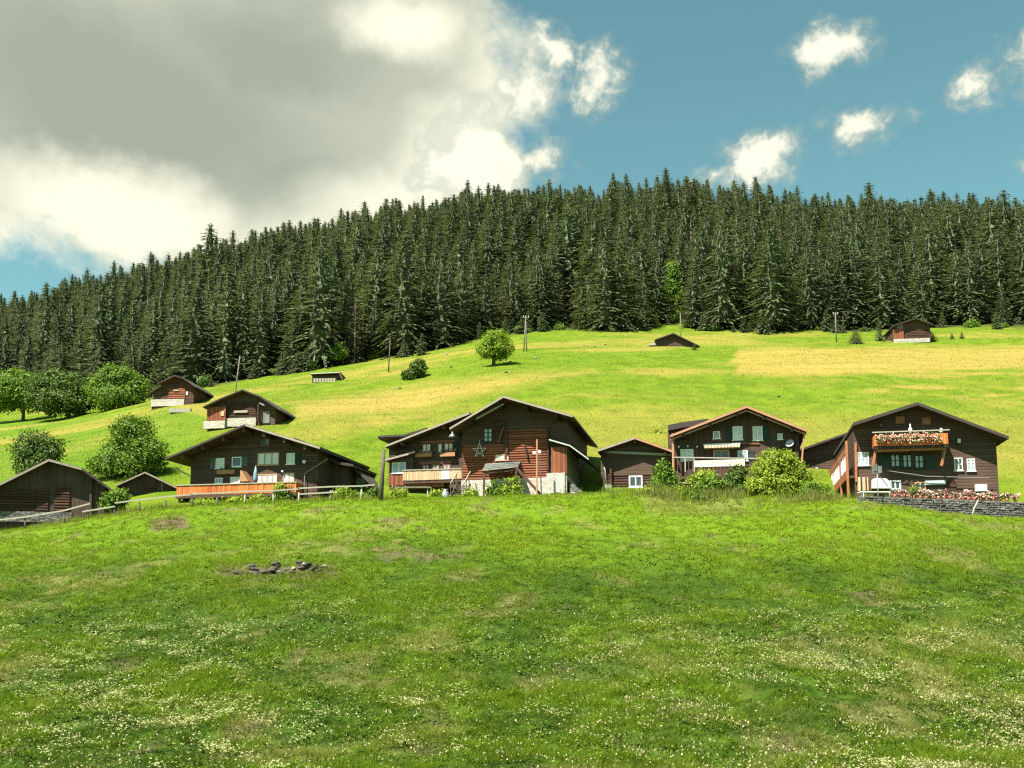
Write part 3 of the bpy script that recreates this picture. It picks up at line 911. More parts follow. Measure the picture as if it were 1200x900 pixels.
# where the trees of the forest stand: jittered grid over the upper hillside
pts = []
rg = np.random.default_rng(3)
Yt = 222.0
while Yt < 528:
    st = 7.2 - .6 * sstep(250, 480, np.array(Yt)).item()
    Xs = np.arange(-.72 * Yt, .68 * Yt, st)
    Xs = Xs + rg.uniform(-.42, .42, len(Xs)) * st
    Ys = Yt + rg.uniform(-.45, .45, len(Xs)) * st
    u = 600 + FPX * Xs / Ys
    ok = (Ys > edgeY(u)) & (rg.uniform(0, 1, len(Xs)) < .93)
    pts += list(zip(Xs[ok], Ys[ok]))
    Yt += st * .95
pts = np.array(pts)
Zp = gz(pts[:, 0], pts[:, 1])
order = np.argsort(pts[:, 1] - edgeY(600 + FPX * pts[:, 0] / pts[:, 1]))
pts, Zp = pts[order], Zp[order]
pu = 600 + FPX * pts[:, 0] / pts[:, 1]
grove = fbm(pts[:, 0] / 24.0, pts[:, 1] / 24.0, 501, 3)
scale = (.66 + .58 * grove) * rg.uniform(.80, 1.18, len(pts))
yng = rg.uniform(0, 1, len(pts)); scale = scale * np.where(yng < .13, rg.uniform(.55, .78, len(pts)), np.where(yng > .93, 1.16, 1.0))
fr_ = sstep(300, 450, pts[:, 1]); scale = scale * (1 - .6 * fr_) + .60 * fr_ * (.72 + rg.normal(0, .06, len(pts)))
scale = scale * np.interp(pu, [0, 200, 330, 480, 640, 760, 900, 1200], [.88, .98, 1.08, 1.10, 1.0, .98, 1.05, 1.05])
var = rg.integers(0, 8, len(pts)); rot = rg.uniform(0, 6.28, len(pts)); wid = rg.uniform(1.1, 1.65, len(pts))
inframe = np.where((pu > -15) & (pu < 1215))[0]
N_EDGE, N_SINGLE = 70, 225
chosen = inframe[:N_EDGE + N_SINGLE]
SRC = {}
for n_, i in enumerate(chosen):
    v = SPR[var[i]]
    loc = (pts[i, 0], pts[i, 1], Zp[i] - .25)
    sc = (scale[i] * wid[i], scale[i] * wid[i], scale[i])
    if n_ < N_EDGE:
        o = empty('spruce_tree', loc, rot[i]); o.scale = sc
        for nm in ('crown', 'trunk'):
            c_ = link(bpy.data.objects.new(nm, v[nm])); c_.parent = o
        tag(o, 'dark green spruce standing in the front row where the forest meets the meadow', 'tree', 'spruces along the lower forest edge')
    else:
        o = link(bpy.data.objects.new('spruce_tree', v['whole'])); o.location = loc; o.rotation_euler.z = rot[i]; o.scale = sc
        tag(o, 'dark green spruce rising just behind the front row of the forest', 'tree', 'spruces behind the forest edge')
        SRC.setdefault(int(var[i]), o)
rest = np.setdiff1d(np.arange(len(pts)), chosen)
me = bpy.data.meshes.new('far_forest')
me.vertices.add(len(rest))
me.vertices.foreach_set('co', np.stack([pts[rest, 0], pts[rest, 1], Zp[rest] - .25], 1).astype(np.float32).ravel())
for nm, ty, vals in (('kind_index', 'INT', var[rest].astype(np.int32)), ('turn', 'FLOAT', rot[rest].astype(np.float32)), ('size', 'FLOAT', scale[rest].astype(np.float32)), ('girth', 'FLOAT', (scale * wid)[rest].astype(np.float32))):
    a = me.attributes.new(nm, ty, 'POINT'); a.data.foreach_set('value', vals)
fo = tag(link(bpy.data.objects.new('far_forest', me)), kind='stuff')
ng = bpy.data.node_groups.new('forest_scatter', 'GeometryNodeTree')
ng.interface.new_socket('Geometry', in_out='INPUT', socket_type='NodeSocketGeometry')
ng.interface.new_socket('Geometry', in_out='OUTPUT', socket_type='NodeSocketGeometry')
gi = ng.nodes.new('NodeGroupInput'); go = ng.nodes.new('NodeGroupOutput')
jn = ng.nodes.new('GeometryNodeJoinGeometry')
for v in sorted(SRC, reverse=True):
    oi = ng.nodes.new('GeometryNodeObjectInfo'); oi.transform_space = 'ORIGINAL'; oi.inputs['Object'].default_value = SRC[v]
    oi.inputs['As Instance'].default_value = False
    g2 = ng.nodes.new('GeometryNodeGeometryToInstance')
    ng.links.new(oi.outputs['Geometry'], g2.inputs[0]); ng.links.new(g2.outputs[0], jn.inputs[0])
ip = ng.nodes.new('GeometryNodeInstanceOnPoints'); ip.inputs['Pick Instance'].default_value = True


def named(nm, ty):
    n = ng.nodes.new('GeometryNodeInputNamedAttribute'); n.data_type = ty; n.inputs['Name'].default_value = nm
    return n.outputs['Attribute']


ng.links.new(named('kind_index', 'INT'), ip.inputs['Instance Index'])
cr = ng.nodes.new('ShaderNodeCombineXYZ'); ng.links.new(named('turn', 'FLOAT'), cr.inputs[2])
cs = ng.nodes.new('ShaderNodeCombineXYZ'); gth = named('girth', 'FLOAT')
ng.links.new(gth, cs.inputs[0]); ng.links.new(gth, cs.inputs[1]); ng.links.new(named('size', 'FLOAT'), cs.inputs[2])
ng.links.new(cr.outputs[0], ip.inputs['Rotation']); ng.links.new(cs.outputs[0], ip.inputs['Scale'])
ng.links.new(gi.outputs[0], ip.inputs['Points']); ng.links.new(jn.outputs[0], ip.inputs['Instance'])
ng.links.new(ip.outputs[0], go.inputs[0])
md = fo.modifiers.new('scatter', 'NODES'); md.node_group = ng


def broadleaf_arrays(seed, lobes, nclump, per, leaf, clump_r, shell=.55, zmin=None):
    """lobes: (x,y,z,rx,ry,rz). Leaves gathered in clumps near the surface of the lobes."""
    rg = np.random.default_rng(seed)
    L = np.array(lobes, float)
    wgt = (L[:, 3] * L[:, 4] * L[:, 5]) ** .67; wgt /= wgt.sum()
    k_ = rg.choice(len(L), nclump, p=wgt)
    d = norm(rg.normal(0, 1, (nclump, 3)))
    r = shell + (1.08 - shell) * rg.uniform(0, 1, nclump) ** .6
    C = L[k_, :3] + d * L[k_, 3:6] * r[:, None]
    # leave some gaps in the crown
    g = fbm(C[:, 0] * 1.1 / L[:, 3].max() * 3 + 5, (C[:, 2] + C[:, 1] * .6) * 1.1 / L[:, 3].max() * 3, seed, 2)
    keep = g > .30
    C, d = C[keep], d[keep]
    n = len(C)
    P = np.repeat(C, per, 0) + rg.normal(0, clump_r, (n * per, 3)) * np.array([1, 1, .7])
    outw = np.repeat(d, per, 0)
    nr_ = norm(outw * .8 + np.array([0, 0, .55]) + rg.normal(0, .6, (n * per, 3)))
    ax = norm(np.cross(nr_, rg.normal(0, 1, (n * per, 3))) + np.array([0, 0, -.35]))
    bx = norm(np.cross(ax, nr_))
    s = leaf * rg.uniform(.6, 1.3, (n * per, 1))
    tone = np.repeat(rg.normal(.5, .16, n), per) + rg.normal(0, .15, n * per)
    if zmin is not None:
        k2 = P[:, 2] > zmin
        P, ax, bx, s, tone = P[k2], ax[k2], bx[k2], s[k2], tone[k2]
    Vv, Ff = diamonds(P, ax * s, bx * s * .42)
    return Vv, Ff, np.repeat(np.clip(tone, 0, 1), 4)


def tree(name, label, cat, loc, seed, lobes, mat, nclump, per, leaf, clump_r, trunk_h, trunk_r, group=None, limbs=5, rz=0, shell=.5, bark='bark', zmin=None):
    o = empty(name, loc, rz)
    cv, cf, ct = broadleaf_arrays(seed, lobes, nclump, per, leaf, clump_r, shell, zmin)
    c_ = link(bpy.data.objects.new('crown', np_mesh('crown', cv, cf, M[mat], ct))); c_.parent = o
    rg = random.Random(seed)
    bm = NB()
    lean = (rg.uniform(-.1, .1), rg.uniform(-.1, .1))
    if trunk_h > 0:
        tube(bm, [(0, 0, -.6), (lean[0] * .3, 0, trunk_h * .4), (lean[0], lean[1], trunk_h)], [trunk_r * 1.25, trunk_r, trunk_r * .75], 8)
    for k_ in range(limbs):
        b = lobes[k_ % len(lobes)]
        e = Vector((b[0] + rg.uniform(-.4, .4) * b[3], b[1] + rg.uniform(-.4, .4) * b[4], b[2] + rg.uniform(-.1, .5) * b[5]))
        s = Vector((lean[0], lean[1], max(trunk_h * .85, -.1)))
        if trunk_h <= 0: s = Vector((rg.uniform(-.25, .25), rg.uniform(-.25, .25), -.2))
        mid = (s + e) / 2 + Vector((0, 0, .06 * (e - s).length))
        tube(bm, [s, mid, e], [trunk_r * .55, trunk_r * .36, trunk_r * .12], 6)
    obj('trunk' if trunk_h > 0 else 'stems', bm, M[bark], o, True)
    return tag(o, label, cat, group)


def on(px, Y):
    X = (px - 600) / FPX * Y
    return Vector((X, Y, gz1(X, Y)))


def m_at(Y):
    return Y / FPX * .99


def lobes_px(Y, base, items):
    """crown lobes given in picture measure around a base pixel at distance Y"""
    s = m_at(Y)
    return [((px - base[0]) * s, dy, (base[1] - py) * s, rx * s, rx * s * .9, ry * s) for (px, py, rx, ry, dy) in items]


def base_px(p):
    a, b = proj(np.array(p.x), np.array(p.y), np.array(p.z))
    return float(a), float(b)


def put_tree(name, label, cat, px, Y, items, mat, nclump, per, leaf, clump_r, trunk_py, trunk_r, **kw):
    p = on(px, Y); b = base_px(p)
    tree(name, label, cat, p, kw.pop('seed', int(px)), lobes_px(Y, b, items), mat, nclump, per, leaf, clump_r, (b[1] - trunk_py) * m_at(Y) if trunk_py else 0, trunk_r, **kw)


# broadleaved trees at the left edge of the meadow
put_tree('broadleaf_tree', 'round bushy green tree at the meadow edge, the one farther from the log hut', 'tree', 72, 192,
         [(70, 452, 26, 20, 0), (52, 462, 20, 18, -1), (88, 462, 18, 18, 1), (74, 472, 30, 14, -1), (60, 445, 16, 14, 1)], 'leafdark', 820, 26, .42, .55, 478, .35)
put_tree('broadleaf_tree', 'round bushy green tree right beside the upper left log hut', 'tree', 136, 192,
         [(135, 448, 26, 20, 0), (117, 456, 18, 18, 0), (156, 455, 17, 17, 0), (137, 467, 32, 13, -1), (128, 440, 18, 12, 1), (148, 440, 15, 11, 0)], 'leafmid', 800, 26, .42, .55, 472, .35)
put_tree('broadleaf_tree', 'round green tree at the far left end of the tree row below the forest', 'tree', 18, 198,
         [(16, 452, 26, 22, 0), (0, 462, 22, 18, 0), (30, 466, 18, 14, 0)], 'leafmid', 460, 26, .42, .55, 470, .3)
put_tree('broadleaf_tree', 'tall leafy green tree behind the small shed beside the long chalet', 'tree', 152, 99,
         [(152, 508, 22, 21, 0), (133, 526, 18, 17, .5), (174, 528, 19, 17, -.5), (150, 540, 32, 18, 0), (162, 499, 12, 12, 0), (145, 498, 12, 11, 0), (118, 546, 14, 14, 0), (186, 540, 12, 12, 0), (141, 505, 10, 10, 0)], 'leafmid', 620, 26, .22, .36, 545, .22, limbs=8)
put_tree('broadleaf_tree', 'dark leafy tree rising behind the barn at the end of the row', 'tree', 46, 98,
         [(50, 530, 18, 18, 0), (34, 524, 20, 20, 0), (62, 522, 8, 9, 0), (42, 546, 22, 14, 0)], 'leafdark', 360, 26, .22, .36, 545, .2)
put_tree('maple_tree', 'single bright green round tree standing alone in the upper meadow', 'tree', 578, hit(578, 429).y,
         [(580, 398, 16, 13, 0), (571, 406, 12, 12, 0), (590, 407, 12, 11, 0), (580, 411, 19, 9, 0), (583, 391, 10, 8, 0)], 'leafbright', 440, 24, .25, .3, 414, .3)
put_tree('bush', 'dark rounded bush on the open meadow below the wooden poles', 'bush', 490, hit(490, 443).y,
         [(489, 431, 8, 10, 0), (493, 428, 6, 7, 0), (484, 435, 6, 7, 0)], 'leafdark', 240, 12, .34, .25, None, .08, limbs=4)
put_tree('bush', 'low dark bush just left of the taller bush on the open meadow', 'bush', 477, hit(477, 445).y,
         [(477, 439, 6, 5, 0), (480, 441, 7, 4, 0)], 'leafdark', 110, 12, .32, .22, None, .06, limbs=3)
put_tree('bush', 'yellow green bush behind the gap between the small shed and the long chalet', 'bush', 212, 104,
         [(208, 566, 14, 14, 0), (222, 572, 12, 12, 0), (198, 574, 10, 8, 0), (216, 555, 8, 10, 0)], 'leafyellow', 240, 12, .26, .24, None, .06, limbs=4)
put_tree('bush', 'yellow green shrub behind the roof between the red barn and the dark-timbered shed', 'bush', 770, 112,
         [(770, 520, 11, 12, 0), (762, 526, 10, 9, 0), (780, 528, 10, 10, 0), (768, 511, 7, 7, 0)], 'leafyellow', 170, 12, .28, .26, None, .06, limbs=4)
put_tree('bush', 'small green bush between the barn at the row end and the small shed', 'bush', 133, 84,
         [(133, 585, 13, 9, 0), (140, 580, 8, 8, 0), (126, 590, 8, 7, 0)], 'leafmid', 170, 12, .2, .18, None, .05, limbs=4)
put_tree('large_bush', 'large rounded yellow green bush in front of the house with the cream banner', 'bush', 914, 80.5,
         [(912, 552, 27, 24, 0), (897, 562, 20, 19, 0), (932, 560, 20, 19, 0), (914, 570, 32, 16, 0), (910, 536, 16, 13, 0), (924, 543, 15, 13, 0), (890, 570, 14, 12, -.3), (942, 570, 12, 12, .2)], 'leafyellow', 760, 22, .165, .20, None, .12, limbs=8, shell=.62)
put_tree('bush', 'tall shrub with pale upright leaves beside the dark-timbered shed', 'bush', 779, 83,
         [(779, 555, 10, 9, 0), (772, 562, 9, 8, 0), (786, 562, 8, 8, 0), (776, 545, 6, 7, 0), (779, 571, 11, 9, 0)], 'leafmid', 210, 11, .22, .2, None, .06, limbs=6)
put_tree('bush', 'mid green shrub below the cream banner, nearest the dark-timbered shed', 'bush', 836, 82.5,
         [(836, 566, 13, 10, 0), (828, 573, 11, 10, 0), (845, 572, 10, 9, 0), (838, 580, 14, 8, 0)], 'leafmid', 240, 12, .2, .18, None, .06, limbs=5)
put_tree('bush', 'dark green tall shrub below the cream banner beside the large rounded bush', 'bush', 866, 83,
         [(866, 555, 11, 11, 0), (858, 564, 10, 11, 0), (874, 566, 10, 11, 0), (866, 574, 14, 9, 0)], 'leafdark', 260, 12, .2, .18, None, .06, limbs=5)
put_tree('bush', 'feathery pale shrub under the balcony, left of the cream banner shrubs', 'bush', 816, 84,
         [(826, 556, 12, 5, 0), (815, 560, 9, 6, 0), (820, 570, 10, 8, 0)], 'leafyellow', 130, 11, .18, .18, None, .05, limbs=5)
put_tree('bush', 'small dark bush at the bottom of the dry grassy bank', 'bush', 769, 79.5,
         [(769, 586, 6, 6, 0), (768, 580, 4, 4, 0)], 'leafdark', 90, 12, .16, .14, None, .04, limbs=3)
put_tree('bush', 'low dark bush at the foot of the bank left of the two low bushes', 'bush', 822, 79.5,
         [(822, 588, 8, 5, 0), (816, 584, 5, 5, 0)], 'leafdark', 90, 12, .16, .14, None, .04, limbs=3)
put_tree('bush', 'low dark bush at the foot of the bank near the large rounded bush', 'bush', 846, 78.5,
         [(846, 594, 9, 5, 0), (838, 591, 5, 4, 0)], 'leafdark', 100, 12, .16, .14, None, .04, limbs=3)
put_tree('bush', 'leafy bush between the large rounded bush and the balcony stair', 'bush', 956, 79,
         [(952, 572, 10, 9, 0), (962, 576, 10, 8, 0), (945, 578, 10, 7, 0)], 'leafmid', 190, 12, .2, .18, None, .05, limbs=4)
put_tree('broadleaf_tree', 'light green broadleaved tree among the dark spruces', 'tree', 791, 272,
         [(791, 325, 9, 14, 0), (785, 345, 9, 16, 0), (796, 350, 8, 16, 0), (789, 308, 5, 7, 0), (788, 368, 7, 10, 0)], 'leafmid', 240, 16, .5, .6, 370, .25)
put_tree('broadleaf_tree', 'bright green little tree at the forest edge beside the dead spruce', 'tree', 399, 226,
         [(399, 410, 8, 9, 0), (393, 414, 7, 6, 0)], 'leafmid', 110, 12, .45, .4, None, .1)


def conifer(name, label, px, Y, Hpx, Rpx, mat, seed, sparse=1.0, bark='bark', cat='tree', group=None, pw=.8, start=.03):
    p = on(px, Y); s = m_at(Y); H, Rb = Hpx * s, Rpx * s
    k_ = 22.0 / H
    cv, cf, ct = spruce_arrays(seed, 22.0, Rb * k_, pw, .25, start, sparse, .3)
    o = empty(name, p - Vector((0, 0, .15)))
    c_ = link(bpy.data.objects.new('crown', np_mesh('crown', cv / k_, cf, M[mat], ct))); c_.parent = o
    tv, tf = cone_arrays(H * .97, .012 * H, .002 * H)
    c_ = link(bpy.data.objects.new('trunk', np_mesh('trunk', tv, tf, M[bark], None, True))); c_.parent = o
    tag(o, label, cat, group)


conifer('dead_spruce', 'bare brown dead spruce with pale trunk at the forest edge', 411, 231, 82, 13, 'deadneedles', 61, .55, 'palebark')
conifer('dead_spruce', 'pale brown dying spruce standing high among the green spruces', 541, 300, 86, 11, 'deadneedles', 62, .8, 'palebark')
conifer('dead_spruce', 'faded brown dying spruce in the left slope of the forest', 160, 300, 88, 10, 'deadneedles', 63, .8, 'palebark')
conifer('dead_spruce', 'bare grey dead spruce near the skyline above the light green tree', 818, 330, 78, 6, 'deadneedles', 64, .4, 'palebark')
for px_, Y_, H_, R_, lb in ((436, 372, 78, 15, 'pale green larch high on the slope above the dead spruce'), (452, 366, 72, 14, 'pale green larch, the right one of two close together above the dead spruce'), (520, 352, 74, 14, 'pale green larch in the middle of the slope above the brown dying spruce'),
                          (606, 392, 70, 13, 'pale green larch near the skyline above the single round maple'), (722, 380, 72, 13, 'pale green larch near the skyline above the low black barn'), (868, 330, 80, 14, 'pale green larch in the forest right of the light green broadleaved tree')):
    conifer('larch', lb, px_, Y_, H_, R_, 'larch', int(px_), 1.0, pw=.6)
conifer('young_spruce', 'small round young spruce beside the hay meadow pole', 1013, 203, 18, 10, 'spruce', 65, 1.0, pw=.6, cat='tree')
conifer('young_spruce', 'slender young spruce standing against the red-fronted hut', 1042, 207, 34, 7, 'spruce', 66)
conifer('young_spruce', 'small young spruce right of the red-fronted hut', 1104, 205, 13, 8, 'spruce', 67, pw=.6)
conifer('young_spruce', 'tiny young spruce, second to the right of the red-fronted hut', 1129, 206, 9, 4, 'spruce', 68, pw=.7)
conifer('young_spruce', 'tiny young spruce, farthest to the right of the red-fronted hut', 1141, 206, 10, 4, 'spruce', 69, pw=.7)
conifer('young_spruce', 'tiny dark spruce at the corner of the black barn roof in the upper meadow', 819, 191, 9, 4, 'spruce', 70, pw=.7)

# young trees and shrubs scattered along the foot of the forest
YS = []
for k_ in range(3):
    cv, cf, ct = spruce_arrays(700 + k_, 5.0, 1.5, .7, .25, .03, 1.0, .3)
    tv, tf = cone_arrays(4.6, .08, .02)
    YS.append(join_mesh('young_spruce', [(cv, cf, M['spruce'], ct), (tv, tf, M['bark'], None)]))
rg = np.random.default_rng(8)
for k_ in range(46):
    px_ = rg.uniform(150, 1195); Y_ = float(edgeY(np.array([px_]))[0]) - rg.uniform(.5, 7)
    if 1030 < px_ < 1110: continue
    o = link(bpy.data.objects.new('young_spruce', YS[k_ % 3])); o.location = on(px_, Y_) - Vector((0, 0, .1)); o.rotation_euler.z = rg.uniform(0, 6); sc = rg.uniform(.35, 1.2); o.scale = (sc * rg.uniform(.9, 1.3), sc, sc)
    tag(o, 'small young spruce at the foot of the tall forest edge', 'tree', 'young spruces along the forest edge')
SH = [np_mesh('forest_shrub', *broadleaf_arrays(800 + k_, [(0, 0, .7, 1.3, 1.0, .8), (.9, .1, .5, .8, .8, .6), (-.8, 0, .4, .8, .7, .6)], 90, 12, .3, .3)[:2], M['leafmid' if k_ else 'leafdark'], broadleaf_arrays(800 + k_, [(0, 0, .7, 1.3, 1.0, .8), (.9, .1, .5, .8, .8, .6), (-.8, 0, .4, .8, .7, .6)], 90, 12, .3, .3)[2]) for k_ in range(2)]
for k_ in range(30):
    px_ = rg.uniform(150, 1195); Y_ = float(edgeY(np.array([px_]))[0]) - rg.uniform(.2, 4)
    if 1030 < px_ < 1110: continue
    o = link(bpy.data.objects.new('forest_shrub', SH[k_ % 2])); o.location = on(px_, Y_); o.rotation_euler.z = rg.uniform(0, 6); sc = rg.uniform(.5, 1.4); o.scale = (sc, sc, sc * rg.uniform(.7, 1.3))
    tag(o, 'low leafy shrub at the foot of the forest edge', 'bush', 'shrubs along the forest edge')

# ------------------------------------------------------------------ houses
class House:
    """A building whose gable front faces the valley. f() turns a place on a plane parallel to the front into local metres."""

    def __init__(s, name, label, cat, px, py, Y, rz=-12.0, group=None):
        s.P = at(px, py, Y); s.rz = R(rz)
        s.ex = Vector((math.cos(s.rz), math.sin(s.rz), 0)); s.ey = Vector((-math.sin(s.rz), math.cos(s.rz), 0))
        s.root = empty(name, s.P, s.rz); tag(s.root, label, cat, group)
        s.prof = {}

    def f(s, px, py, off=0.0):
        d = ray(px, py)
        Q = d * ((s.P + s.ey * off).dot(s.ey) / d.dot(s.ey)) - s.P
        return Q.dot(s.ex), Q.z

    def o(s, name, bm, m, parent=None, smooth=False):
        return obj(name, bm, m, parent or s.root, smooth)

    def rect(s, r, off=0.0):
        x0, z1 = s.f(r[0], r[1], off); x1, z0 = s.f(r[2], r[3], off)
        # the front recedes a little in the picture: take the mean of the opposite corners
        xa, _ = s.f(r[0], r[3], off); _, zb = s.f(r[0], r[3], off); _, zt = s.f(r[2], r[1], off)
        return (x0 + xa) / 2, x1, (z0 + zb) / 2, (z1 + zt) / 2

    def box(s, name, r, y0, y1, m, off=0.0, parent=None):
        x0, x1, z0, z1 = s.rect(r, off)
        bm = NB(); box(bm, x0, x1, y0, y1, z0, z1)
        return s.o(name, bm, m, parent)

    def roof(s, pts, ov, L, th=.28, mat='roof', rake='palerake', rakeh=.17, key='main', soffit='soffit', purlins=5, rakes=None, beam_m='brownbeam', gutter=False, name='roof'):
        P = [s.f(x, y, -ov) for x, y in pts]
        s.prof[key] = (P, th)
        bm = NB(); prism(bm, P + [(x, z - th) for x, z in P[::-1]], -ov, L)
        rf = s.o(name, bm, [M[mat], M[soffit]])
        for p in rf.data.polygons:
            if p.normal.z < -.3: p.material_index = 1
        # thick rows of covering standing proud along the verge
        for i in range(len(P) - 1):
            if rakes is not None and rakes[i] is None: continue
            mm = M[rakes[i]] if rakes else M[rake]
            (x0, z0), (x1, z1) = P[i], P[i + 1]
            bm = NB(); prism(bm, [(x0, z0 - .03), (x1, z1 - .03), (x1, z1 - .03 - rakeh), (x0, z0 - .03 - rakeh)], -ov - .07, -ov - .004)
            s.o('rake_board', bm, mm, rf)
        xs = [p[0] for p in P]
        for k_ in range(purlins):
            x = xs[0] + (xs[-1] - xs[0]) * (.10 + .80 * k_ / max(1, purlins - 1))
            z = s.zr(x, key) - .02
            bm = NB(); box(bm, x - .11, x + .11, -ov + .12, .3, z - .30, z)
            s.o('purlin', bm, M[beam_m], rf)
        return rf

    def zr(s, x, key='main'):
        P, th = s.prof[key]
        return float(np.interp(x, [p[0] for p in P], [p[1] for p in P])) - th

    def wall(s, x0px, x1px, basepx, L, mat, key='main', y0=0.0, name='wall', deep=2.5):
        xl, zb = s.f(x0px, basepx, y0); xr, _ = s.f(x1px, basepx, y0)
        P, th = s.prof[key]
        top = [(xl, s.zr(xl, key) + .05)] + [(x, z - th + .05) for x, z in P if xl < x < xr] + [(xr, s.zr(xr, key) + .05)]
        zb -= deep
        bm = NB(); prism(bm, [(xl, zb)] + top + [(xr, zb)], y0, L)
        return s.o(name, bm, M[mat])

    def window(s, r, frame='whitepaint', pane='curtain', nx=2, ny=1, y=0.0, sh='', shm='shutter', fw=.08, shw=.62, sill=True):
        x0, x1, z0, z1 = s.rect(r, y)
        bm = NB()
        box(bm, x0, x0 + fw, y - .06, y + .05, z0, z1); box(bm, x1 - fw, x1, y - .06, y + .05, z0, z1)
        box(bm, x0 + fw, x1 - fw, y - .06, y + .05, z0, z0 + fw); box(bm, x0 + fw, x1 - fw, y - .06, y + .05, z1 - fw, z1)
        mw = .05
        for k_ in range(1, nx):
            c_ = x0 + (x1 - x0) * k_ / nx; box(bm, c_ - mw, c_ + mw, y - .05, y + .04, z0 + fw, z1 - fw)
        fr = s.o('window', bm, M[frame])
        for k_ in range(1, ny):
            c_ = z0 + (z1 - z0) * k_ / ny; bm = NB(); box(bm, x0 + fw, x1 - fw, y - .045, y + .03, c_ - .03, c_ + .03); s.o('glazing_bar', bm, M[frame], fr)
        bm = NB(); box(bm, x0 + .02, x1 - .02, y - .02, y + .03, z0 + .02, z1 - .02); s.o('pane', bm, M[pane], fr)
        if sill:
            bm = NB(); box(bm, x0 - .06, x1 + .06, y - .13, y - .005, z0 - .07, z0 - .004); s.o('sill', bm, M[frame], fr)
        w = min(shw, (x1 - x0) * .62)
        for side in sh:
            a = x0 - .03 - w if side == 'l' else x1 + .03
            bm = NB()
            box(bm, a, a + w, y - .05, y - .005, z0, z1)
            for zz in (z0 + .12, z1 - .2): box(bm, a + .03, a + w - .03, y - .075, y - .051, zz, zz + .09)
            s.o('shutter', bm, M[shm])
        return fr

    def boards(s, name, r, off, mat, w=.18, th=.04, parent=None, jitter=.012, gap=.012, seed=1):
        """a front of upright boards"""
        x0, x1, z0, z1 = s.rect(r, off)
        rg = random.Random(seed); bm = NB(); x = x0
        while x < x1 - .03:
            e = min(x + w, x1); j = rg.uniform(-jitter, jitter)
            box(bm, x + gap / 2, e - gap / 2, off + j, off + th + j, z0 + rg.uniform(-.015, .015), z1); x = e
        return s.o(name, bm, M[mat], parent)

    def bar(s, name, pts, off, w, h, mat, parent=None):
        """timber or pipe through places on a plane parallel to the front"""
        bm = NB()
        q = [s.f(x, y, off) for x, y in pts]
        for (xa, za), (xb, zb) in zip(q, q[1:]): beam(bm, (xa, off, za), (xb, off, zb), w, h)
        return s.o(name, bm, M[mat], parent)

    def pipe(s, pts, off, r, mat='pipe', name='drain_pipe'):
        bm = NB(); tube(bm, [(a, off, b) for a, b in (s.f(x, y, off) for x, y in pts)], r, 7)
        return s.o(name, bm, M[mat], None, True)

    def world(s, x, y, z):
        return s.P + s.ex * x + s.ey * y + Vector((0, 0, z))


def petals(seed, cx, cy, cz, w, d, h, n, size, mat, zf=None):
    rg = np.random.default_rng(seed)
    P = np.stack([rg.uniform(-w / 2, w / 2, n) + cx, rg.uniform(-d / 2, d / 2, n) + cy, rg.uniform(0, 1, n) ** .8 * h + cz], 1)
    cl = fbm(P[:, 0] * 2.2 + seed, np.zeros(n), seed, 2)
    P[:, 2] += (cl - .5) * h * .9
    nr_ = norm(rg.normal(0, .6, (n, 3)) + np.array([0, -.6, .6])); ax = norm(np.cross(nr_, rg.normal(0, 1, (n, 3)))); bx = np.cross(ax, nr_)
    s_ = size * rg.uniform(.6, 1.3, (n, 1))
    Vv, Ff = diamonds(P, ax * s_, bx * s_ * .45)
    return np_mesh('flowers', Vv, Ff, M[mat], np.repeat(np.clip(rg.normal(.5, .25, n), 0, 1), 4))


def flowers(h, r, off, seed, n=160, depth=.3, pink='pink', parent=None):
    """blossoms and leaves along a rectangle on a plane parallel to the front"""
    x0, x1, z0, z1 = h.rect(r, off)
    for mt, k_, nm in (('stemgreen', .8, 'flower_leaves'), (pink, 1.0, 'blossoms')):
        me = petals(seed + int(k_ * 10), (x0 + x1) / 2, off, z0, x1 - x0, depth, z1 - z0, int(n * k_), .13, mt)
        o = link(bpy.data.objects.new(nm, me)); o.parent = parent or h.root


# ---- long chalet with the orange balcony
h = House('chalet', 'long low dark chalet with an orange board balcony across its front', 'house', 290, 585, 89)
h.roof([(195, 536), (287.5, 496.5), (375, 523.5)], 1.9, 13, .26, rakes=['darkrake', 'palerake'], purlins=7)
h.wall(222, 372, 590, 12, 'black')
# the stepped lean-to roof and wing on its right side
h.roof([(345, 512.5), (396, 541.5), (414, 544)], -2.2, 13, .24, rakes=['darkrake', 'darkrake'], purlins=0, key='wing')
h.wall(366, 408, 590, 12, 'dark_v', 'wing', 3.2, 'wing_wall')
h.roof([(384, 538), (411, 543.5), (441, 572)], -3.6, 13, .22, rakes=['darkrake', 'darkrake'], purlins=0, key='far')
h.wall(400, 432, 590, 12, 'dark_v', 'far', 4.8, 'annex_wall')
for r in ((404, 553, 415, 566), (418, 560, 428, 571)):
    h.boards('board_panel', r, 4.72, 'tan' if r[0] < 410 else 'greywood', .2)
h.window((253, 537, 263, 549), nx=2, ny=2, sh='l', shm='shuttergrey')
h.window((272, 535.5, 283, 547), pane='darkglass', nx=1, sh='r', shm='shuttergrey')
h.window((302, 530.5, 327, 545), 'tanframe', 'curtain', 3)
h.window((336, 531, 345.5, 544), nx=2, sh='r')
h.window((252, 560, 261, 567), pane='blueglass', nx=2); h.window((270, 559, 281, 567), nx=2)
h.window((301, 555.5, 325, 566), 'tanframe', 'curtain', 4); h.window((332, 554, 345, 565), 'tanframe', nx=2)
h.window((310, 514, 316, 522), 'redframe', 'darkglass', 1, shm='shuttergrey', sh='l')
fb_ = h.box('flower_box', (256, 551, 276, 556), -.32, -.01, M['tanbeam'])
flowers(h, (257, 548.5, 275, 551), -.16, 5, 40, .2, 'stemgreen', fb_)
bal = h.boards('balcony', (207, 567.5, 347, 578.5), -1.35, 'orange', .2, seed=4)
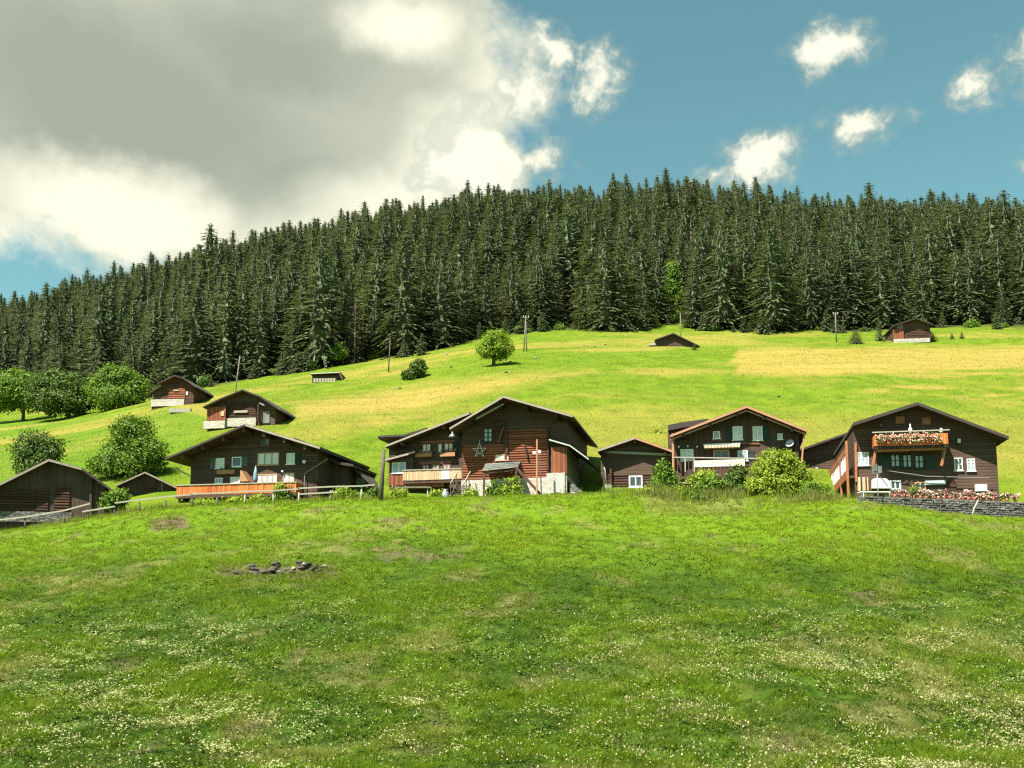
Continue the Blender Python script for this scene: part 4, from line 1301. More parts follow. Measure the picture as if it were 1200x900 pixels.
x0, x1, z0, z1 = h.rect((207, 567.5, 347, 578.5), -1.35)
bm = NB(); box(bm, x0 - .08, x1 + .08, -1.42, -1.26, z1 + .005, z1 + .09); h.o('hand_rail', bm, M['fencewood'], bal)
bm = NB(); box(bm, x0, x1, -1.28, 0, z0 - .28, z0 - .10); box(bm, x0 - .05, x1 + .05, -1.40, -1.29, z0 - .30, z0 - .03); h.o('balcony_floor', bm, M['brownbeam'], bal)
bm = NB(); box(bm, x1 - .06, x1, -1.29, -.02, z0, z1); h.o('side_panel', bm, M['orange'], bal)
bm = NB(); box(bm, x0, x0 + .06, -1.29, -.02, z0, z1); h.o('side_panel', bm, M['orange'], bal)
for q in (.02, .5, .97):
    xx = x0 + (x1 - x0) * q; bm = NB(); box(bm, xx - .08, xx + .08, -1.27, -1.1, z0 - 2.2, z0 - .29); h.o('balcony_post', bm, M['brownbeam'], bal)
h.box('lower_wall', (209, 583.5, 345, 592), -.06, -.003, M['redplank'])
bm = NB(); a = h.f(286, 552.5, -.5); b = h.f(295, 565, -.5)
prism(bm, [(a[0], b[1]), (a[0], a[1]), (a[0] + .12, a[1]), (b[0], b[1])], -1.2, -.02); h.o('wind_screen', bm, M['tanbeam'])
h.pipe([(357, 590), (357, 555), (384, 537.5)], -.25, .055)
h.pipe([(207, 548), (211, 552), (222, 557)], -.6, .05)
bm = NB(); a = h.f(356.5, 541, -.3); bmesh.ops.create_icosphere(bm, subdivisions=2, radius=.17, matrix=Matrix.Translation((a[0], -.3, a[1]))); h.o('lamp_globe', bm, M['glasslamp'], None, True)
bm = NB(); a = h.f(331, 552.5, -.2); bmesh.ops.create_icosphere(bm, subdivisions=2, radius=.11, matrix=Matrix.Translation((a[0], -.2, a[1]))); h.o('lamp_globe', bm, M['glasslamp'], None, True)
a = h.f(376, 562, -.02); h.box('door', (366, 561, 372, 580), -.05, -.004, M['brownlog'])
pw_ = h.world(h.f(299, 569, -.75)[0], -.75, h.f(299, 569, -.75)[1])
o = empty('closed_parasol', pw_)
bm = NB(); tube(bm, [(0, 0, -.1), (0, 0, 1.75)], .03, 7); obj('pole', bm, M['fencewood'], o, True)
bm = NB(); tube(bm, [(0, 0, .25), (0.02, 0, .55), (0, 0, 1.1), (0, 0, 1.65)], [.10, .22, .17, .04], 9); obj('canopy', bm, M['bluecloth'], o, True)
tag(o, 'closed blue grey parasol standing on the orange balcony', 'parasol')

# ---- chalet with two rows of flower boxes beside the red barn
h = House('chalet', 'brown chalet with window boxes and a tan balcony, joined to the big red log barn', 'house', 500, 582, 90.5)
h.roof([(452, 521.5), (550, 483), (640, 521)], 1.5, 12, .24, rakes=['palerake', 'darkrake'], purlins=4)
h.wall(463, 630, 588, 11, 'dark')
h.roof([(443, 510.5), (474, 509), (500, 501)], -3.0, 12, .3, rakes=['darkrake', 'darkrake'], purlins=0, key='rear')
h.wall(455, 497, 588, 11.5, 'dark', 'rear', 3.8, 'rear_wall')
h.roof([(450.5, 538), (479, 530.5), (486, 528.5)], 1.0, 7, .16, rakes=['palerake', None], purlins=0, key='wing')
h.wall(456, 484, 588, 6, 'dark', 'wing', -.35, 'wing_wall')
h.boards('plank_skirt', (455, 556, 473, 569), -.42, 'redplank', .2, seed=8)
h.window((459.5, 542, 475.5, 554.5), 'whitepaint', 'blueglass', 2, y=-.37)
for r in ((495, 520, 505, 531), (513, 519.5, 518.5, 530.5), (520.5, 519, 531, 530)):
    h.window(r, 'redframe', 'curtain', 1 if r[2] - r[0] < 7 else 2, sh='r' if r[0] > 519 else '')
h.bar('beam_line', [(493, 518.3), (533, 516.8)], -.05, .1, .2, 'redframe')
for i, r in enumerate(((488, 532, 507, 536), (517, 531, 534.5, 535.5))):
    b_ = h.box('flower_box', r, -.42, -.1, M['tanbeam']); flowers(h, (r[0], r[1] - 4, r[2], r[1]), -.26, 20 + i, 70, .25, 'pink', b_)
for r in ((495, 544.5, 503, 551), (506.5, 544, 515, 550.5), (519, 543.5, 528, 550.5)):
    h.window(r, 'redframe', 'blueglass', 2)
h.bar('beam_line', [(492, 543), (530, 541.2)], -.05, .1, .22, 'redframe')
bal = h.boards('balcony', (472, 551.5, 517, 562.5), -1.5, 'tan', .17, seed=5)
h.box('blue_panel', (517.2, 551, 526.5, 561.5), -1.5, -1.44, M['paleblue'], -1.5, bal)
h.boards('board_panel', (526.8, 549.5, 541, 561), -1.5, 'tan', .17, parent=bal, seed=6)
x0, x1, z0, z1 = h.rect((472, 551, 541, 562.5), -1.5)
bm = NB(); box(bm, x0, x1, -1.56, -1.38, z1 + .02, z1 + .10); h.o('hand_rail', bm, M['fencewood'], bal)
bm = NB(); box(bm, x0, x1, -1.44, -.4, z0 - .25, z0 - .02); h.o('balcony_floor', bm, M['brownbeam'], bal)
h.box('lower_wall', (478, 564, 528, 578), -.42, -.36, M['brownlog'])
h.boards('plank_skirt', (478, 563.5, 520, 571), -1.2, 'redplank', .3, parent=bal, seed=9)
bm = NB(); a = h.f(530, 511, -1.6); tube(bm, [(a[0], -1.6, a[1] + .55), (a[0], -1.6, a[1] + .2), (a[0], -1.6, a[1] + .16), (a[0], -1.6, a[1] - .1)], [.05, .05, .16, .36], 12); h.o('lamp_shade', bm, M['metal'], None, True)

# ---- red log barn
h = House('log_barn', 'big barn of red brown logs on a whitewashed stone base with a metal star', 'barn', 600, 583, 87)
h.roof([(527, 501), (590, 463.5), (671.5, 486.5)], 2.1, 14, .22, rakes=['palerake', 'palerake'], purlins=0, soffit='soffit')
rf = [c_ for c_ in h.root.children if c_.name.startswith('roof')][0]
# the right eave runs on lower behind a break in the slope
P, th = h.prof['main']; ex_, ez_ = P[-1]
sl = (P[2][1] - P[1][1]) / (P[2][0] - P[1][0])
for k_, q in enumerate((.16, .40, .62, .86)):
    xx = P[0][0] + (P[2][0] - P[0][0]) * q; zz = h.zr(xx) - .02
    bm = NB(); box(bm, xx - .12, xx + .12, -1.9, .3, zz - .3, zz); h.o('purlin', bm, M['darkbeam'], rf)
h.bar('rafter', [(558, 491), (590, 473.5)], -1.7, .12, .14, 'palerake', rf)
h.wall(541, 665, 590, 12.5, 'black')
def logs(name, r, y, mat, n, parent=None, proud=.10, seed=0):
    """round-edged logs stacked one on another"""
    x0, x1, z0, z1 = h.rect(r, y); rg = random.Random(seed); bm = NB(); hh = (z1 - z0) / n
    for i in range(n):
        za, zb = z0 + i * hh, z0 + (i + 1) * hh - .02; p_ = proud + rg.uniform(-.02, .03)
        prof = [(y - .01, za), (y - p_ * .7, za + .015), (y - p_, za + hh * .3), (y - p_, za + hh * .65), (y - p_ * .7, zb - .015), (y - .01, zb)]
        A_ = [bm.verts.new((x0 + rg.uniform(-.06, .06), yy, zz)) for yy, zz in prof]; B_ = [bm.verts.new((x1, yy, zz)) for yy, zz in prof]
        bm.faces.new(A_); bm.faces.new(B_[::-1])
        for k_ in range(5): bm.faces.new((A_[k_], A_[k_ + 1], B_[k_ + 1], B_[k_]))
    return h.o(name, bm, M[mat], parent)
logs('log_wall', (543, 521, 592, 562), -.02, 'redlog', 14, seed=1)
logs('log_wall', (594.5, 503, 641, 561), -.02, 'redlog', 20, seed=2)
h.boards('upright_boards', (577.5, 494, 592.5, 519.5), -.12, 'brownlog', .24, seed=3)
for px_ in (593.3, 642.5):
    x0, x1, z0, z1 = h.rect((px_ - .9, 500, px_ + .9, 560)); bm = NB(); box(bm, x0, x1, -.24, -.003, z0, z1); h.o('corner_post', bm, M['brownbeam'])
sb = h.box('stone_base', (541, 562.5, 592, 590), -.16, -.004, M['rubble']); 
h.box('stone_base', (592.3, 560.5, 641.5, 590), -.16, -.004, M['rubble'])
h.box('stone_base', (641.8, 555.5, 663.5, 590), -.75, -.004, M['rubble'])
h.window((567, 502, 577, 518), 'darkbeam', 'blueglass', 2, 3, fw=.06)
h.window((580.5, 532.5, 596, 539.5), 'tanframe', 'curtain', 3, fw=.06, y=-.14)
bm = NB(); c_ = h.f(562, 528, -.25); rr = .64
sp_ = [(c_[0] + rr * math.sin(k_ * 2.51327), c_[1] + rr * math.cos(k_ * 2.51327)) for k_ in range(5)]
for k_ in range(5):
    a, b = sp_[k_], sp_[(k_ + 1) % 5]; beam(bm, (a[0], -.25 - .012 * k_, a[1]), (b[0], -.25 - .012 * k_, b[1]), .04, .04)
h_star = h.o('star', bm, M['palepaint']); h_star.parent = None; h_star.matrix_world = h.root.matrix_basis
tag(h_star, 'pale five-pointed outline star hanging on the dark front of the log barn', 'star')
h.bar('star_hanger', [(562.3, 516), (562.3, 519)], -.25, .03, .03, 'metal')
h.bar('hay_chute', [(615, 522), (618.5, 537)], -.22, .26, .16, 'darkbeam')
h.bar('strut', [(590, 501), (584, 519)], -.3, .1, .1, 'redframe'); h.bar('strut', [(593, 507), (594, 531)], -.26, .14, .14, 'brownbeam')
# lean-to on the right: red plank front, grey plank side, tin verge
q0, q1 = h.f(643.5, 515, -1.1), h.f(668, 522, -1.1); q2 = h.f(690, 538, -1.1)
bm = NB(); prism(bm, [q0, q1, q2, (q2[0], q2[1] - .10), (q1[0], q1[1] - .10), (q0[0], q0[1] - .10)], -1.1, 6.5)
lt = h.o('lean_to_roof', bm, M['roof'])
bm = NB()
for (a, b) in ((q0, q1), (q1, q2)): prism(bm, [(a[0], a[1] + .03), (b[0], b[1] + .03), (b[0], b[1] - .08), (a[0], a[1] - .08)], -1.16, -1.103)
h.o('verge', bm, M['tin'], lt)
ls = h.boards('lean_to_wall', (646, 524, 664.5, 555.5), -.7, 'redplank', .24, seed=12)
xa, za = h.f(664.5, 556, -.7); zt = h.f(664.5, 524, -.7)[1]
bm = NB(); q = -.62; rg_ = random.Random(4)
while q < 6.0:
    box(bm, xa - .05 + rg_.uniform(0, .015), xa, q, q + .28, za, zt - .02); q += .3
h.o('lean_to_side_wall', bm, M['greywood'])
bm = NB(); box(bm, xa - .5, xa - .06, -.6, 6, za - 2.6, za); h.o('side_stone_base', bm, M['rubble'])
# shingled canopy over the cellar door
cr = [h.f(565, 553, -1.8), h.f(607, 548.5, -1.8)]; cb = [h.f(569, 545.5, -.2), h.f(610, 543, -.2)]
bm = NB(); rg_ = random.Random(2)
for i in range(20):
    for j in range(4):
        u0, u1 = i / 20, (i + .93) / 20; v0, v1 = j / 4, (j + 1.15) / 4
        lo0 = Vector((cr[0][0] + (cr[1][0] - cr[0][0]) * u0, -1.8, cr[0][1] + (cr[1][1] - cr[0][1]) * u0)); lo1 = Vector((cr[0][0] + (cr[1][0] - cr[0][0]) * u1, -1.8, cr[0][1] + (cr[1][1] - cr[0][1]) * u1))
        hi0 = Vector((cb[0][0] + (cb[1][0] - cb[0][0]) * u0, -.2, cb[0][1] + (cb[1][1] - cb[0][1]) * u0)); hi1 = Vector((cb[0][0] + (cb[1][0] - cb[0][0]) * u1, -.2, cb[0][1] + (cb[1][1] - cb[0][1]) * u1))
        li = Vector((0, 0, .05 * (1 - 0) - .012 * j + rg_.uniform(0, .03) + .04 * j)); e = rg_.uniform(-.05, .05)
        vs = [lo0.lerp(hi0, v0 + e * .3) + li + Vector((0, 0, .04)), lo1.lerp(hi1, v0 + e * .3) + li + Vector((0, 0, .04)), lo1.lerp(hi1, v1) + li, lo0.lerp(hi0, v1) + li]
        t_ = [bm.verts.new(v) for v in vs]; b_ = [bm.verts.new(v - Vector((0, 0, .035))) for v in vs]
        bm.faces.new(t_); bm.faces.new(b_[::-1])
        for k_ in range(4): bm.faces.new((t_[k_], t_[(k_ + 1) % 4], b_[(k_ + 1) % 4], b_[k_]))
can = h.o('canopy', bm, M['greywood'])
h.bar('canopy_post', [(567.5, 552), (567, 584)], -1.6, .17, .17, 'brownbeam', can)
h.bar('canopy_post', [(605, 550), (604.5, 584)], -1.6, .15, .15, 'brownbeam', can)
h.bar('canopy_beam', [(565.5, 554.6), (607, 550.4)], -1.62, .12, .14, 'brownbeam', can)
h.box('cellar_door', (571, 575, 590, 590), -1.1, -1.0, M['tanbeam'], -1.1)
def lean_bar(px0, py0, px1, py1, off, w, mat, name, label, cat):
    a, b = h.f(px0, py0, off), h.f(px1, py1, off); p_ = h.world(b[0], off, b[1])
    bm = NB(); beam(bm, h.world(a[0], off, a[1]) - p_, (0, 0, -.2), w, w)
    o = obj(name, bm, M[mat]); o.location = p_
    return tag(o, label, cat)
lean_bar(605, 548, 640, 584, -2.3, .22, 'brownbeam', 'leaning_timber', 'long dark timber leaning from the shingled canopy down to the grass', 'timber')
lean_bar(629.3, 515, 629, 585, -2.6, .12, 'tanbeam', 'lamp_post', 'thin reddish pole carrying two small white boxes before the log barn', 'pole')
lean_bar(632.5, 530, 634.5, 576, -1.0, .10, 'oldpost', 'wooden_pole', 'short dark pole leaning beside the thin reddish pole', 'pole')
lp = [o_ for o_ in COL.objects if o_.name == 'lamp_post'][0]
for (xa_, ya_, xb_, yb_) in ((624.5, 529, 628.3, 532.3), (630.8, 528, 634.3, 531.5)):
    x0, x1, z0, z1 = h.rect((xa_, ya_, xb_, yb_), -2.6); c0 = h.world((x0 + x1) / 2, -2.62, (z0 + z1) / 2) - lp.location
    bm = NB(); bmesh.ops.create_cube(bm, size=1, matrix=Matrix.Translation(c0) @ Matrix.Rotation(h.rz, 4, 'Z') @ Matrix.Diagonal((x1 - x0, .16, z1 - z0, 1)))
    bmesh.ops.bevel(bm, geom=bm.edges[:], offset=.03, segments=1, affect='EDGES')
    obj('junction_box', bm, M['whitepaint'], lp)
barn = h

# ---- dark-timbered shed between the barn and the house with the banner
h = House('timber_shed', 'small dark shed with a pale gable edge and one white double window', 'shed', 744, 574, 90)
h.roof([(700, 527), (744, 512), (789, 528)], 1.0, 9, .22, rakes=['palerake', 'tanrake'], purlins=3)
h.wall(704.5, 787, 580, 8, 'dark')
h.bar('cross_beam', [(706, 529.5), (786, 533)], -.08, .12, .2, 'fencewood')
logs('log_wall', (713, 555, 786, 573), -.02, 'brownlog', 6, seed=5)
h.box('stone_footing', (706, 573.2, 786, 580), -.08, -.003, M['rubble'])
h.window((737, 557.5, 753, 571), 'whitepaint', 'darkglass', 2, y=-.13, fw=.12)
bm = NB()
for k_ in range(8):
    a = h.f(716, 551 + k_ * 2.9, -.1); tube(bm, [(a[0], -.38, a[1]), (a[0], .0, a[1])], .12, 7)
h.o('log_ends', bm, M['brownlog'])
h.pipe([(707, 545), (709.5, 552), (709.5, 571)], -.3, .06, 'fencewood')
h.box('stone_step', (709, 568, 717, 580), -.5, -.05, M['palerock'], -.3)

# ---- house with the cream banner
h = House('chalet', 'dark house with tan double gable boards, satellite dish and cream banner on the balcony', 'house', 866, 578, 88)
h.roof([(785.5, 509.5), (875, 475), (945, 503)], 1.5, 12, .24, rakes=['tanrake', 'tanrake'], purlins=5, rakeh=.2)
h.wall(788.5, 940, 590, 11, 'black_v')
x_, th = h.prof['main']
rfm = [c_ for c_ in h.root.children if c_.name.startswith('roof')][0]
for i in range(2):
    (xa, za), (xb, zb) = x_[i], x_[i + 1]
    bm = NB(); prism(bm, [(xa, za - .34), (xb, zb - .34), (xb, zb - .48), (xa, za - .48)], -1.30, -1.18); h.o('rake_board', bm, M['tanrake'], rfm)
h.roof([(782.5, 498), (800, 494.5), (830, 490.5)], -3.2, 12, .5, rakes=['darkrake', 'darkrake'], purlins=0, key='rear', rakeh=.5)
h.wall(784, 828, 585, 11.5, 'dark', 'rear', 4.0, 'rear_wall')
h.window((835.5, 505.5, 844, 514), pane='blueglass', nx=1); h.window((858.5, 499.5, 870.5, 515.5), pane='curtain', nx=2, sh='l')
h.window((882, 499.5, 894, 516), pane='curtain', nx=2, sh='r'); h.window((911, 508, 917.3, 515), 'whitepaint', 'curtain', 1)
h.window((797.5, 526.5, 813, 540), nx=2, pane='curtain'); h.window((836, 527, 855, 540), 'tanframe', 'darkglass', 2, fw=.14); h.window((864.5, 528, 876.5, 540), nx=2, pane='blueglass', sh='r')
aw = h.box('awning', (825, 521.5, 867, 524.5), -.75, -.05, M['cream'], -.7)
bm = NB(); x0, x1, z0, z1 = h.rect((825, 520, 867, 521.5), -.5); box(bm, x0 - .05, x1 + .05, -.4, -.02, z0, z1 + .05); h.o('awning_case', bm, M['metal'], aw)
for k_ in range(22):
    xx = x0 + (x1 - x0) * (k_ + .5) / 22; bm_ = None
bm = NB(); ax0, ax1, az0, az1 = h.rect((825, 521.5, 867, 524.5), -.7)
for k_ in range(0, 22, 2): box(bm, ax0 + (ax1 - ax0) * k_ / 22, ax0 + (ax1 - ax0) * (k_ + 1) / 22, -.765, -.752, az0 + .01, az1 - .01)
h.o('stripes', bm, M['tanframe'], aw)
bal = h.bar('balcony', [(789, 536), (895, 537.5)], -1.3, .16, .10, 'fencewood')
x0, x1, z0, z1 = h.rect((789, 538, 895, 557), -1.3)
bm = NB(); q = x0
while q < x1: box(bm, q, q + .07, -1.28, -1.24, z0, z1); q += .32
h.o('baluster', bm, M['brownbeam'], bal)
bm = NB(); box(bm, x0, x1, -1.36, -.02, z0 - .25, z0 - .02); h.o('balcony_floor', bm, M['brownbeam'], bal)
for px_ in (789.5, 803, 813.5):
    h.bar('balcony_post', [(px_, 537.5), (px_, 553)], -1.32, .10, .10, 'fencewood' if px_ > 800 else 'tanbeam', bal)
h.box('banner', (814, 539, 873, 546.5), -1.40, -1.37, M['cream'], -1.4, bal)
bm = NB(); bx0, bx1, bz0, bz1 = h.rect((814, 539, 873, 546.5), -1.4); box(bm, bx0, bx1, -1.405, -1.401, bz0 + (bz1 - bz0) * .55, bz0 + (bz1 - bz0) * .62); h.o('hem', bm, M['tan'], bal)
h.bar('corner_post', [(788.5, 508), (789, 556)], -1.15, .18, .18, 'tanrake'); h.bar('corner_post', [(934, 509), (933, 552)], -.16, .3, .26, 'brownbeam')
h.bar('corner_post', [(942.5, 506), (938, 560)], -1.1, .13, .13, 'tanrake')
h.bar('bench_board', [(786, 565.5), (822, 566.5)], -2.0, .3, .12, 'fencewood')
h.bar('carved_beam', [(858, 519), (890, 520)], -.06, .1, .14, 'redframe')
for px_, py_ in ((795.5, 523.5), (806, 523), (817, 523.5)):
    bm = NB(); a = h.f(px_, py_, -.2); bmesh.ops.create_icosphere(bm, subdivisions=1, radius=.10, matrix=Matrix.Translation((a[0], -.2, a[1]))); h.o('hanging_lamp', bm, M['glasslamp'], None, True)
bm = NB(); bmesh.ops.create_uvsphere(bm, u_segments=20, v_segments=10, radius=1.0)
bmesh.ops.delete(bm, geom=[v for v in bm.verts if v.co.z > -.70], context='VERTS')
for v in bm.verts: v.co.z = (v.co.z + .70) * 1.0
bmesh.ops.scale(bm, verts=bm.verts, vec=(.66, .66, .66))
c_ = h.f(925, 518.5, -.7)
ds = obj('satellite_dish', bm, M['metal'], None, True); ds.location = h.world(c_[0], -.62, c_[1]); ds.rotation_euler = (R(68), R(0), R(-38))
md = ds.modifiers.new('skin', 'SOLIDIFY'); md.thickness = .03
tag(ds, 'grey satellite dish on the house front above the large rounded bush', 'satellite dish')
bm = NB(); beam(bm, (0, .0, -.55), (0, -.05, .35), .04, .04); obj('feed_arm', bm, M['pipe'], ds)
bm = NB(); beam(bm, (0, .05, -.2), (0, .05, -.75), .05, .05); obj('bracket', bm, M['pipe'], ds)

# ---- dark barn standing back between the two right-hand houses
h = House('barn', 'dark barn set back between the banner house and the house with pink balcony flowers', 'barn', 962, 576, 96)
h.roof([(928, 529.5), (996, 505.5), (1064, 529)], .8, 10, .25, rake='darkrake', purlins=0)
h.wall(934, 1058, 590, 9.5, 'dark')
h.window((954, 545.5, 960, 553), 'darkbeam', 'blueglass', 1)
h.bar('plank_rail', [(945, 563.5), (966, 561.5)], -.6, .1, .22, 'fencewood'); h.bar('plank_rail', [(945, 570), (966, 569)], -.6, .1, .2, 'fencewood')
h.bar('slope_beam', [(941, 550), (952, 558)], -.5, .12, .14, 'tanbeam')

# ---- the house with the pink balcony flowers
h = House('chalet', 'large black-brown chalet with pink flowers on an upper balcony and a glazed side stair', 'house', 1075, 592, 80)
h.roof([(1000, 495), (1075, 471), (1182, 511)], 1.3, 22, .22, rake='darkrake', purlins=0, rakeh=.24)
h.wall(1003.5, 1172, 600, 20, 'black')
h.window((1049.5, 488, 1060, 496.5), 'orangebeam', 'tanshut', 1, fw=.1, sill=False); h.window((1080.5, 489.5, 1090.5, 497.5), 'orangebeam', 'tanshut', 1, fw=.1, sill=False)
h.window((1030, 496, 1035, 501), 'brownbeam', 'tanframe', 1, fw=.1, sill=False)
h.window((1004.5, 530, 1018.5, 545.5), 'palepaint', 'blueglass', 3, 2)
for r in ((1043.5, 532.5, 1055, 547.5), (1057.5, 532.5, 1069, 548), (1071.5, 533.5, 1083, 549)): h.window(r, 'shutter', 'blueglass', 2, 2)
for r in ((1030, 532, 1042.5, 548), (1084.5, 534, 1096, 550)): h.box('shutter', r, -.07, -.005, M['shutter'])
h.window((1118, 536.5, 1128.5, 551.5), 'palepaint', 'darkglass', 2, 2); h.window((1133, 537.5, 1143, 552), 'palepaint', 'blueglass', 2, 3)
h.window((1121, 513, 1127, 520), 'darkbeam', 'curtain', 1, fw=.05)
bal = h.boards('balcony', (1024, 509, 1111.5, 521.5), -1.35, 'orange', .19, seed=21)
x0, x1, z0, z1 = h.rect((1024, 509, 1111.5, 521.5), -1.35)
bm = NB(); box(bm, x0 - .1, x1 + .12, -1.44, -1.24, z1 + .20, z1 + .29); h.o('hand_rail', bm, M['fencewood'], bal)
for q in (0.01, .33, .66, .985):
    xx = x0 + (x1 - x0) * q; bm = NB(); box(bm, xx - .05, xx + .05, -1.30, -1.22, z1 + .002, z1 + .199); h.o('rail_post', bm, M['brownbeam'], bal)
bm = NB(); box(bm, x0, x1, -1.30, 0, z0 - .22, z0 - .01); h.o('balcony_floor', bm, M['darkbeam'], bal)
h.box('cross_beam', (1026, 524.5, 1108, 528.5), -1.1, -.85, M['orangebeam'], -1.0, bal)
bm = NB(); box(bm, x0, x0 + .06, -1.30, -.02, z0, z1); box(bm, x1 - .06, x1, -1.30, -.02, z0, z1); h.o('side_panel', bm, M['orange'], bal)
for px0_, px1_ in ((1027, 1022.5), (1108, 1103)):
    h.bar('bracket', [(px0_, 524), (px1_, 546)], -.9, .16, .2, 'orangebeam', bal)
fbx = h.box('flower_box', (1026, 510.5, 1102, 513), -1.62, -1.4, M['tanbeam'], -1.5, bal)
flowers(h, (1026, 509, 1104, 518.5), -1.62, 40, 420, .22, 'pink', bal)
bm = NB(); a = h.f(1067, 506, -1.0); tube(bm, [(a[0], -1.0, a[1] - .2), (a[0], -1.0, a[1] + .25), (a[0], -1.0, a[1] + .35), (a[0], -1.0, a[1] + .62)], [.14, .14, .05, .045], 8); bt = h.o('jar', bm, M['whitepaint'], None, True)
bt.parent = None; bt.matrix_world = h.root.matrix_basis; tag(bt, 'white bottle-shaped jar behind the rail of the flowered balcony', 'jar')
bm = NB(); a = h.f(1103, 505, -1.0); tube(bm, [(a[0], -1.0, a[1] - .2), (a[0], -1.0, a[1]), (a[0], -1.0, a[1] + .22)], [.10, .17, .06], 8); bt = h.o('lantern', bm, M['glasslamp'], None, True)
bt.parent = None; bt.matrix_world = h.root.matrix_basis; tag(bt, 'round white lantern at the end of the flowered balcony rail', 'lantern')
# glazed side gallery running back along the left wall
xl, _ = h.f(1003.5, 560); zt = h.f(1001.5, 523.5)[1]; zm = h.f(1001.5, 531)[1]; zl = h.f(1001.5, 550)[1]; zbm = h.f(1001.5, 560)[1]
gx = xl - .72
bm = NB(); box(bm, gx, gx + .12, .1, 15.5, zm, zt); ga = h.o('side_gallery', bm, M['orangebeam'])
bm = NB(); box(bm, gx + .01, gx + .11, .1, 15.5, zbm, zl); h.o('lower_rail', bm, M['orangebeam'], ga)
bm = NB(); box(bm, gx + .12, xl, .1, 15.5, zbm + .02, zbm + .2); h.o('gallery_floor', bm, M['brownbeam'], ga)
q = .3; n_ = 0
while q < 15.2:
    bm = NB(); box(bm, gx + .02, gx + .09, q, q + .42, zl + .005, zm - .005); h.o('pale_panel', bm, M['whitepaint'], ga); q += 1.2
for q in (.02, 5.0, 10.0, 15.4):
    bm = NB(); box(bm, gx - .02, gx + .16, q, q + .18, zbm - 2.6, zt + .5 if q < 1 else zt); h.o('gallery_post', bm, M['orangebeam'], ga)
h.bar('corner_board', [(1002.5, 519), (1003.5, 565)], -.08, .2, .16, 'orangebeam')
h.boards('plank_wall', (1004, 559, 1019, 575), -.12, 'tan', .36, gap=.12, seed=30)
h.window((1042.5, 563, 1056, 574), 'whitepaint', 'darkglass', 2, fw=.12)
h.window((1072, 565, 1085, 574), 'tanframe', 'darkglass', 2)
bm = NB(); pr = [h.f(*p) for p in ((1021, 573), (1021, 563), (1024, 561), (1037, 561.5), (1040.5, 564), (1042, 573))]
prism(bm, pr, -.5, -.02); h.o('white_panel', bm, M['palepaint'])
h.box('white_panel', (1142, 568, 1156, 576), -.3, -.02, M['palepaint']); h.box('pale_panel', (1084, 563.5, 1108, 568), -.2, -.02, M['paleblue'])
h.box('door', (1110, 564, 1121, 577), -.06, -.004, M['brownlog'])
h.bar('pipe_rail', [(1040, 551.5), (1085, 558), (1160, 560)], -.5, .05, .05, 'pipe')
fhouse = h

# ---- far-left barn and the small shed beside it
h = House('barn', 'wide dark barn with bleached gable edge at the left end of the row', 'barn', 60, 600, 86, 14)
h.roof([(-16, 574), (57.5, 537.5), (96, 548), (134, 575)], .9, 11, .2, rakes=['palerake', 'palerake', 'darkrake'], purlins=0, rakeh=.2)
h.wall(-8, 122, 606, 10, 'dark_v')
logs('log_wall', (44, 573, 56, 599), -.02, 'brownlog', 8, seed=7); logs('log_wall', (64, 570, 81, 599), -.02, 'brownlog', 9, seed=8); logs('log_wall', (-6, 573, 41, 601), -.02, 'brownlog', 9, seed=9)
h.bar('post', [(107, 560), (106, 598)], -.12, .3, .2, 'brownbeam')
h.box('stone_footing', (-8, 600, 84, 612), -.25, -.004, M['drystone'])
h = House('shed', 'small dark shed between the far barn and the long chalet', 'shed', 170, 588, 93, 10)
h.roof([(136, 568), (170, 552.5), (207, 570.5)], .7, 7, .16, rakes=['palerake', 'palerake'], purlins=0, rakeh=.14)
h.wall(140, 203, 594, 6, 'dark_v')
h.bar('door_frame', [(170, 566), (170, 584)], -.05, .08, .08, 'brownbeam'); h.bar('door_frame', [(190, 566), (190, 578)], -.05, .08, .08, 'fencewood')
h.box('door', (171, 567, 183, 584), -.06, -.004, M['brownlog'])
h.box('stone_footing', (140, 584, 203, 594), -.12, -.004, M['drystone'])

# ---- huts on the meadow
h = House('log_hut', 'log hut on a white stone base just above the long chalet roof', 'hut', 283, 499, 122, -8)
h.roof([(238, 476), (258, 466.5), (284, 456), (305, 464), (328, 479.5)], 1.0, 8, .2, rake='darkrake', purlins=0, rakeh=.16)
h.wall(243, 322, 503, 7, 'dark')
logs('log_wall', (266, 472, 300, 490), -.02, 'brownlog', 9, seed=11)
h.boards('plank_wall', (242.5, 477, 264.5, 494), -.5, 'redplank', .3, seed=12)
h.boards('plank_wall', (301.5, 480, 307, 494), -.25, 'redplank', .3, seed=13)
h.box('blue_door', (308, 482, 316, 496), -.12, -.004, M['greywood'])
h.box('stone_base', (241, 494.3, 265.5, 503), -.62, -.004, M['limewall']); h.box('stone_base', (265.8, 490.3, 300.5, 500), -.3, -.004, M['limewall'])
h.box('pale_plank', (275, 481.5, 291, 484), -.28, -.13, M['fencewood']); h.box('hatch', (259, 482, 263, 487.5), -.58, -.53, M['tan'], -.5)
h.bar('post', [(303, 474), (302, 494)], -.5, .2, .2, 'darkbeam'); h.bar('tin_strip', [(304, 472), (310, 475)], -.6, .1, .12, 'tin')

